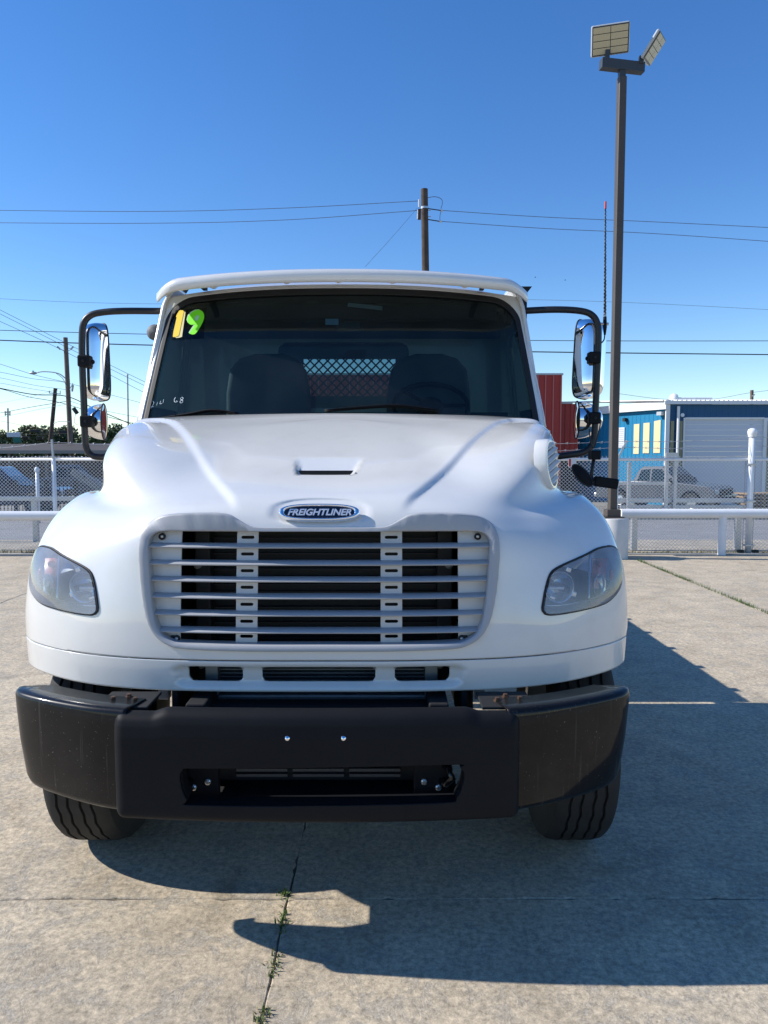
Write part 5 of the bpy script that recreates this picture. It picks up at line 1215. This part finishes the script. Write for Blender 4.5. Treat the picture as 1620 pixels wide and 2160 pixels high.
pickup((at(-10, 963, 30).x, 30, -.6), R(8), 'car_blue', 'dark blue pickup behind the left fence at the photo edge')
pickup((at(150, 963, 40).x, 40, -.63), R(20), 'car_grey', 'dark grey pickup under the brown carport canopy')
# trailer ramp
rp = empty('trailer_ramp', at(185, 1012, 20)); a_, c_ = at(158, 995, 20), at(235, 1040, 20)
d = (c_ - a_); L = d.length; ang = math.atan2(-d.z, d.x); Mr = Euler((0, ang, 0)).to_matrix(); off = rp.location
MB().obox((a_ + c_) / 2, (L, .45, .16), Mr).build('ramp_plate', 'ramp_grey', rp, off=off, bevel=.04)
MB().obox((a_ + c_) / 2 + Vector((0, -.24, .02)), (L * .98, .04, .20), Mr).build('ramp_side', 'ramp_grey', rp, off=off, bevel=.015)
MB().tube([c_, Vector((c_.x, c_.y, zg(20)))], .06, 8).build('ramp_leg', 'dark_box', rp, off=off)
MB().lathe([(.03, -.27), (.03, -.25)], 'y', 10, a_ + Vector((.35, 0, -.14))).build('ramp_pin', 'dark_box', rp, off=off)
tag(rp, 'tilted grey trailer ramp behind the left fence beside the truck fender', 'ramp')
# picket fence, black
PYF = 27.2; pf = empty('picket_fence', (at(120, 963, PYF).x, PYF, zg(PYF))); tag(pf, 'black metal picket fence across the street on the left', 'fence'); po = pf.location
x0, x1 = -19.0, at(232, 963, PYF).x; zt_ = at(0, 1016, PYF).z; k = x0; zb_ = zg(PYF)
me0 = None
while k < x1:
    o = MB().box(-.012, .012, -.012, .012, 0, zt_ - zb_).build('picket', 'dark_box', pf) if me0 is None else link('picket', me0, None, pf)
    me0 = o.data; o.location = (k - po.x, 0, 0); k += .135
for zz_ in (zt_ - .18, zb_ + .15): MB().box(x0, x1, PYF + .013, PYF + .04, zz_, zz_ + .03).build('picket_rail', 'dark_box', pf, off=po)
for px in (96, 157, 30): MB().box(at(px, 963, PYF).x - .05, at(px, 963, PYF).x + .05, PYF - .05, PYF + .05, zb_, zt_ + .06).build('picket_post', 'dark_box', pf, off=po)
bo = empty('bollard', (at(77, 963, 24).x, 24, zg(24))); tag(bo, 'white bollard with a rounded cap behind the left fence', 'bollard')
zt_ = at(0, 992, 24).z - zg(24); MB().tube([(0, 0, 0), (0, 0, zt_)], .055, 12).build('bollard_pipe', 'fence_white', bo, smooth=True); MB().lathe([(.075, zt_ - .04), (.075, zt_ + .05), (.04, zt_ + .10), (.0001, zt_ + .11)], 'z', 12, cap=False).build('bollard_cap', 'fence_white', bo, smooth=True)
for px in (128, 148):
    pass
pl = empty('wood_pile', at(1600, 1055, 31)); pl.location.z = zg(31); tag(pl, 'stack of pallets and boards right of the tall fence post', 'pallets')
for k in range(6):
    MB().obox((random.uniform(-.2, .2), random.uniform(-.1, .1), .12 + k * .14), (1.7, 1.0, .05), Euler((0, R(random.uniform(-3, 3)), R(random.uniform(-8, 8)))).to_matrix()).build('board', 'pallet', pl)
    for dx in (-.6, 0, .6): MB().box(dx - .05, dx + .05, -.45, .45, .03 + k * .14, .095 + k * .14).build('block', 'pallet', pl)

# ================================================================ TREES
def tree(px, pytop, Y, wpx, mats, label, seed, hpx=60):
    rnd = random.Random(seed); base = at(px, 1000, Y); base.z = -.63; zt_ = at(px, pytop, Y).z; w_ = wpx / CAM_F * Y / 2
    t = empty('tree', base); H_ = zt_ + .63
    tr_ = MB().tube([(0, 0, 0), (.1, 0, H_ * .3), (-.05, .1, H_ * .55), (.1, 0, H_ * .8)], [.22, .17, .12, .04], 8).build('trunk', 'bark', t, smooth=True)
    for k in range(6):
        a = rnd.uniform(0, 6.28); z = H_ * rnd.uniform(.3, .55); r = w_ * rnd.uniform(.5, .8)
        MB().tube([(0, 0, z), (math.cos(a) * r * .5, math.sin(a) * r * .5, z + H_ * .15), (math.cos(a) * r, math.sin(a) * r, z + H_ * .28)], [.09, .06, .02], 6).build('limb', 'bark', tr_)
    cl = []
    for _ in range(60):
        a = rnd.uniform(0, 6.28); r = w_ * math.sqrt(rnd.random()); zz_ = rnd.uniform(.28, .97)
        if r / w_ > 1.25 - .6 * zz_: r *= .6
        cl.append((math.cos(a) * r, math.sin(a) * r * .8, H_ * zz_ * (1 - .12 * (r / w_) ** 2), rnd.uniform(.35, .75) * H_ * .16))
    for q, mname in enumerate(mats):
        mb = MB()
        for ci, (cx_, cy_, cz_, cr_) in enumerate(cl):
            if ci % len(mats) != q: continue
            for _ in range(150):
                v = Vector((rnd.gauss(0, 1), rnd.gauss(0, 1), rnd.gauss(0, .8))); v = v.normalized() * cr_ * 1.35 * rnd.random() ** .4
                p = Vector((cx_, cy_, cz_)) + v; u = Vector((rnd.gauss(0, 1), rnd.gauss(0, 1), rnd.gauss(0, 1))).normalized(); vv = u.orthogonal().normalized(); l = rnd.uniform(.09, .18)
                mb.add([p - u * l, p + vv * l * .5, p + u * l, p - vv * l * .5], [(0, 1, 2, 3)])
        o = mb.build('crown', mname, t, fixn=False)
    return tag(t, label, 'tree', 'trees beyond the canopy')
tree(22, 915, 62, 75, ['leaf_olive', 'leaf_mid'], 'thin olive tree behind the traffic signs at the left edge', 1)
tree(75, 899, 60, 95, ['leaf_olive', 'leaf_mid', 'leaf_dark'], 'bushy olive tree behind the dark leaning utility pole', 2)
tree(135, 903, 66, 90, ['leaf_dark', 'leaf_olive'], 'dark tree behind the tall street light pole', 3)
tree(195, 917, 64, 80, ['leaf_mid', 'leaf_dark'], 'reddish green tree behind the round chrome mirror', 4)
tree(245, 902, 68, 80, ['leaf_mid', 'leaf_dark'], 'green tree between the round mirror and the hood', 5)
tree(300, 898, 68, 80, ['leaf_mid', 'leaf_dark'], 'green tree beside the thin mast left of the windshield', 6)
tree(5, 935, 55, 60, ['leaf_dark', 'leaf_mid'], 'low dark bush at the left edge under the signs', 7)

# ================================================================ POLES, WIRES, SIGNALS
def upole(x_t, y_t, x_b, Y, r, mat, label, name='utility_pole'):
    top_ = at(x_t, y_t, Y); bot = at(x_b, 930, Y); bot = bot + (bot - top_) * ((bot.z + .63) / (top_.z - bot.z)); bot.y = Y
    o = empty(name, bot); tp = top_ - bot
    MB().tube([(0, 0, 0), tp * .5, tp], [r * 1.25, r * 1.1, r], 14).build('pole_shaft', mat, o, smooth=True, angle=40)
    return tag(o, label, 'utility pole'), top_, bot
# centre pole behind the cab
up, tp, bt_ = upole(895, 399, 903, 30, .135, 'wood_pole', 'dark wooden utility pole rising behind the cab roof')
def upp(mb, name, mat, o=up, off=None, **k): return mb.build(name, mat, o, off=(off or bt_), **k)
q = at(885, 440, 29.8)
upp(MB().box(q.x - .06, q.x + .05, 29.70, 29.85, at(0, 463, 29.8).z, at(0, 442, 29.8).z), 'junction_box', 'rusty_bolt'); upp(MB().tube([at(884, 421, 29.8), at(884, 437, 29.8)], .035, 8), 'insulator', 'porcelain'); upp(MB().tube([at(882, 443, 29.8), at(881, 462, 29.8)], .03, 8), 'insulator', 'porcelain'); upp(MB().lathe([(.16, -.04), (.16, .04)], 'z', 14, at(896, 439, 30)), 'band', 'steel')
upp(MB().tube([at(903, 440, 29.9), at(930, 444, 29.9)], .02, 6), 'dead_end_rod', 'dark_box'); upp(MB().tube([at(903, 463, 29.9), at(928, 467, 29.9)], .02, 6), 'dead_end_rod', 'dark_box')
for a in ((932, 444), (929, 467)): upp(MB().lathe([(.0001, -.06), (.05, -.03), (.05, .03), (.0001, .06)], 'z', 10, at(*a, 29.9), cap=False), 'insulator', 'porcelain')
upp(MB().tube(spline([at(902, 417, 29.9), at(918, 415, 29.9), at(931, 420, 29.9), at(933, 430, 29.9), at(930, 440, 29.9)], 5), .012, 6), 'jumper_wire', 'wire_grey'); upp(MB().tube(spline([at(930, 446, 29.9), at(928, 456, 29.9), at(928, 465, 29.9)], 4), .01, 6), 'jumper_wire', 'wire_grey')
for py in (444, 457): upp(MB().tube([at(903, py, 29.9), at(909, py, 29.9)], .015, 6), 'step_bolt', 'steel')
# left tall pole with street light
p1, tp1, bt1 = upole(138, 712, 148.5, 50, .14, 'wood_pale', 'tall pale wooden utility pole with a street light arm')
def lpp(mb, name, mat, **k): return mb.build(name, mat, p1, off=bt1, **k)
lpp(MB().tube(spline([at(139, 799, 49.8), at(126, 789, 49.8), at(110, 785, 49.8), at(90, 784, 49.8), at(78, 786, 49.8)], 5), .035, 6), 'lamp_arm', 'galv_dull', smooth=True); lpp(MB().tube(spline([at(140, 815, 49.8), at(132, 798, 49.8), at(118, 787, 49.8)], 5), .02, 6), 'arm_brace', 'galv_dull')
c = at(70, 787, 49.8); lpp(MB().lathe([(.0001, -.26), (.06, -.22), (.10, 0), (.06, .22), (.0001, .26)], 'x', 10, c, cap=False), 'lamp_head', 'galv_dull', smooth=True); lpp(MB().box(c.x - .04, c.x + .04, c.y - .04, c.y + .04, c.z + .08, c.z + .16), 'photocell', 'galv_dull')
for sg in (-1, 1):
    lpp(MB().tube([at(138, 741, 49.9), at(138 + sg * 11, 738 if sg > 0 else 736, 49.9)], .02, 6), 'side_bracket', 'galv_dull'); lpp(MB().tube([at(138 + sg * 11, 737, 49.9), at(138 + sg * 17, 731, 49.9)], .055, 8), 'insulator', 'galv_dull')
lpp(MB().tube([at(146, 823, 49.9), at(154, 808, 49.9)], .02, 6), 'cutout_bracket', 'galv_dull'); lpp(MB().tube([at(154, 812, 49.8), at(152, 826, 49.8)], .07, 8), 'fuse_cutout', 'galv_dull'); lpp(MB().tube([at(155, 861, 49.8), at(163, 872, 49.8)], .13, 10), 'splice_case', 'dark_box'); lpp(MB().tube(spline([at(160, 872, 49.8), at(157, 885, 49.8), at(158, 893, 49.8), at(164, 896, 49.8)], 4), .012, 6), 'drop_wire', 'wire_black')
lpp(MB().tube(spline([at(148, 890, 49.8), at(125, 889, 49.8), at(113, 894, 49.8)], 4), .02, 6), 'lower_arm', 'galv_dull')
p2, tp2, bt2 = upole(117, 819, 106.5, 54, .13, 'wood_pole', 'short dark wooden utility pole leaning right by the canopy')
p2b = lambda mb, n, m: mb.build(n, m, p2, off=bt2)
p2b(MB().tube([at(103, 829, 53.9), at(128, 831, 53.9)], .03, 6), 'crossarm', 'galv_dull')
for a in (104, 119, 127): p2b(MB().tube([at(a, 830, 53.9), at(a, 824, 53.9)], .03, 6), 'insulator', 'galv_dull')
p3, tp3, bt3 = upole(269, 791, 271, 58, .055, 'galv_dull', 'thin grey metal mast left of the windshield', 'flag_mast'); MB().lathe([(.0001, -.1), (.09, 0), (.0001, .1)], 'z', 8, tp3 - bt3, cap=False).build('mast_ball', 'galv_dull', p3)
p4, tp4, bt4 = upole(16.5, 861, 17.5, 80, .09, 'galv_dull', 'far utility pole with antenna arms at the left edge', 'far_pole')
for py in (870, 874): MB().tube([at(10, py, 80), at(22, py, 80)], .05, 6).build('crossarm', 'galv_dull', p4, off=bt4)
for a in (11, 21): MB().tube([at(a, 867, 80), at(a, 877, 80)], .07, 6).build('antenna_panel', 'galv_dull', p4, off=bt4)
p5, tp5, bt5 = upole(1586, 823, 1584, 56, .12, 'wood_pale', 'pole top above the white roof of the blue building'); MB().tube([at(1586, 836, 55.9), at(1592, 832, 55.9)], .05, 6).build('insulator', 'galv_dull', p5, off=bt5)

def wire(pts, label, r=.012, mat='wire_grey'):
    P_ = [at(*q) for q in pts]; P_ = spline(P_, 10) if len(P_) > 2 else P_
    o = MB().tube(P_, r, 5).build('power_line', mat, smooth=True, fixn=False); return tag(o, label, 'power line', 'overhead lines')
wire([(-150, 442, 33), (300, 446, 31.5), (600, 439, 30.6), (882, 424, 30)], 'upper line left of the centre pole')
wire([(-150, 469, 33), (300, 471, 31.5), (600, 464, 30.6), (882, 444, 30)], 'lower line left of the centre pole')
wire([(932, 444, 29.9), (1150, 458, 30.5), (1400, 469, 31), (1800, 489, 32)], 'upper line right of the centre pole')
wire([(929, 467, 29.9), (1150, 482, 30.5), (1400, 494, 31), (1800, 522, 32)], 'lower line right of the centre pole')
wire([(880, 439, 30), (830, 497, 28), (770, 563, 26)], 'thin guy wire slanting down left from the centre pole', .006)
wire([(-150, 623, 45), (330, 641, 45), (1110, 632, 45), (1800, 662, 45)], 'faint thin line passing just behind the visor ends', .009)
wire([(-150, 692, 36), (315, 705, 36), (1110, 718, 36), (1800, 719, 36)], 'thin dark line crossing behind the big mirrors', .016, 'wire_black')
wire([(-150, 712, 35), (315, 728, 35), (1115, 742, 35), (1800, 750, 35)], 'thick black cable crossing behind the big mirrors', .026, 'wire_black')
wire([(-100, 603, 48), (60, 684, 49), (150, 729, 50), (300, 803, 54), (420, 858, 58)], 'uppermost slanting line on the left passing the tall pole top', .014)
wire([(-100, 612, 48), (60, 692, 49), (150, 737, 50), (300, 811, 54), (420, 866, 58)], 'second slanting line on the left passing the tall pole top', .014)
wire([(-100, 634, 48), (0, 678, 48.5), (130, 738, 50), (300, 826, 54), (420, 886, 58)], 'third slanting line on the left through the side insulators', .014)
wire([(-60, 752, 48), (0, 768, 48.5), (70, 790, 49), (138, 806, 50)], 'line reaching the tall pole at its street light arm', .013)
wire([(-60, 778, 48), (0, 785, 48.5), (70, 799, 49), (138, 807, 50), (230, 832, 52), (330, 858, 55)], 'line running through the tall pole below the lamp arm', .013)
wire([(-60, 790, 48), (0, 797, 48.5), (75, 813, 49), (140, 822, 50)], 'line ending at the fuse box of the tall pole', .012)
wire([(-60, 800, 48), (0, 808, 50), (60, 819, 52), (117, 828, 53.9)], 'line ending on the crossarm of the short dark pole', .012)
wire([(-60, 808, 48), (0, 819, 48.5), (70, 832, 49), (140, 836, 50), (200, 862, 52), (300, 905, 55)], 'thick black cable sagging past both left poles', .03, 'wire_black')
wire([(-60, 812, 48), (0, 820, 48.5), (60, 837, 49), (130, 850, 50), (230, 880, 52), (330, 905, 54)], 'lower black cable below the sagging thick cable', .018, 'wire_black')
wire([(-60, 880, 60), (0, 871, 58), (70, 858, 54), (143, 846, 50)], 'dark line rising right to the tall pole from the left edge', .02, 'wire_black')
wire([(-60, 886, 60), (0, 880, 58), (70, 866, 54), (143, 852, 50)], 'thin line rising right just below the dark rising line', .012)
wire([(-60, 882, 70), (0, 888, 65), (60, 900, 60)], 'line falling right towards the trees at the left edge', .015, 'wire_black')
wire([(147, 846, 50), (200, 862, 52), (300, 882, 55)], 'thin line leaving the tall pole towards the thin mast', .012)
wire([(117, 822, 54), (60, 838, 58), (0, 850, 60)], 'faint line leaving the short dark pole to the left', .009)
wire([(1302, 830, 60), (1400, 842, 60), (1500, 842, 58), (1586, 828, 56), (1700, 815, 56)], 'faint line sagging over the blue building roof', .014)
# traffic signals and street signs, strung on a span wire
SY_ = 52
sw = empty('traffic_signal_span', at(60, 918, SY_)); so = sw.location; tag(sw, 'span wire with black traffic signals and street signs on the left', 'traffic signal')
MB().tube([at(-60, 913, SY_), at(60, 917, SY_), at(160, 914, SY_)], .02, 6).build('span_wire', 'wire_black', sw, off=so)
def sg_box(x0, y0, x1, y1, name, mat, yo=0.0, th=.08):
    a_, c_ = at(x0, y1, SY_ + yo), at(x1, y0, SY_ + yo); return MB().box(a_.x, c_.x, SY_ + yo - th / 2, SY_ + yo + th / 2, a_.z, c_.z).build(name, mat, sw, off=so, bevel=.02)
for x0, x1 in ((48, 62), (79, 91)):
    sg_box(x0, 920, x1, 928, 'signal_head', 'dark_box', -.2, .25)
    for k in range(3):
        c = at(x0 + (x1 - x0) * (k + .5) / 3, 924, SY_ - .36); MB().lathe([(.05, 0), (.055, -.08), (.045, -.08), (.04, -.01), (.0001, -.01)], 'y', 10, c, cap=False).build('signal_lens', 'black_gloss', sw, off=so)
for x0, x1, y0 in ((65, 85, 906), (125, 143, 908)): sg_box(x0, y0, x1, y0 + 6, 'signal_back', 'dark_box', .3, .2)
sg_box(15, 912, 43, 922, 'street_sign', 'sign_white', -.1); sg_box(28, 922.4, 44, 934, 'street_sign', 'sign_green', -.1)
# two birds in the sky, far off
for px, py, lab in ((1129, 585, 'tiny dark bird in the sky right of the cab roof'), (1192, 591, 'tiny dark bird in the sky between cab roof and lamp pole')):
    c = at(px, py, 60); bd = empty('bird', c); bd.scale = (.55, .55, .55); tag(bd, lab, 'bird', 'birds in the sky')
    MB().tube([(-.12, 0, 0), (-.04, 0, .01), (.06, 0, .01), (.12, 0, 0)], [.01, .045, .04, .008], 8).build('bird_body', 'dark_box', bd, smooth=True)
    for sg in (-1, 1): MB().add([(-.04, 0, .02), (.05, 0, .02), (.02, sg * .18, .08), (-.02, sg * .16, .075)], [(0, 1, 2, 3)]).build('wing', 'dark_box', bd, solid=.008)
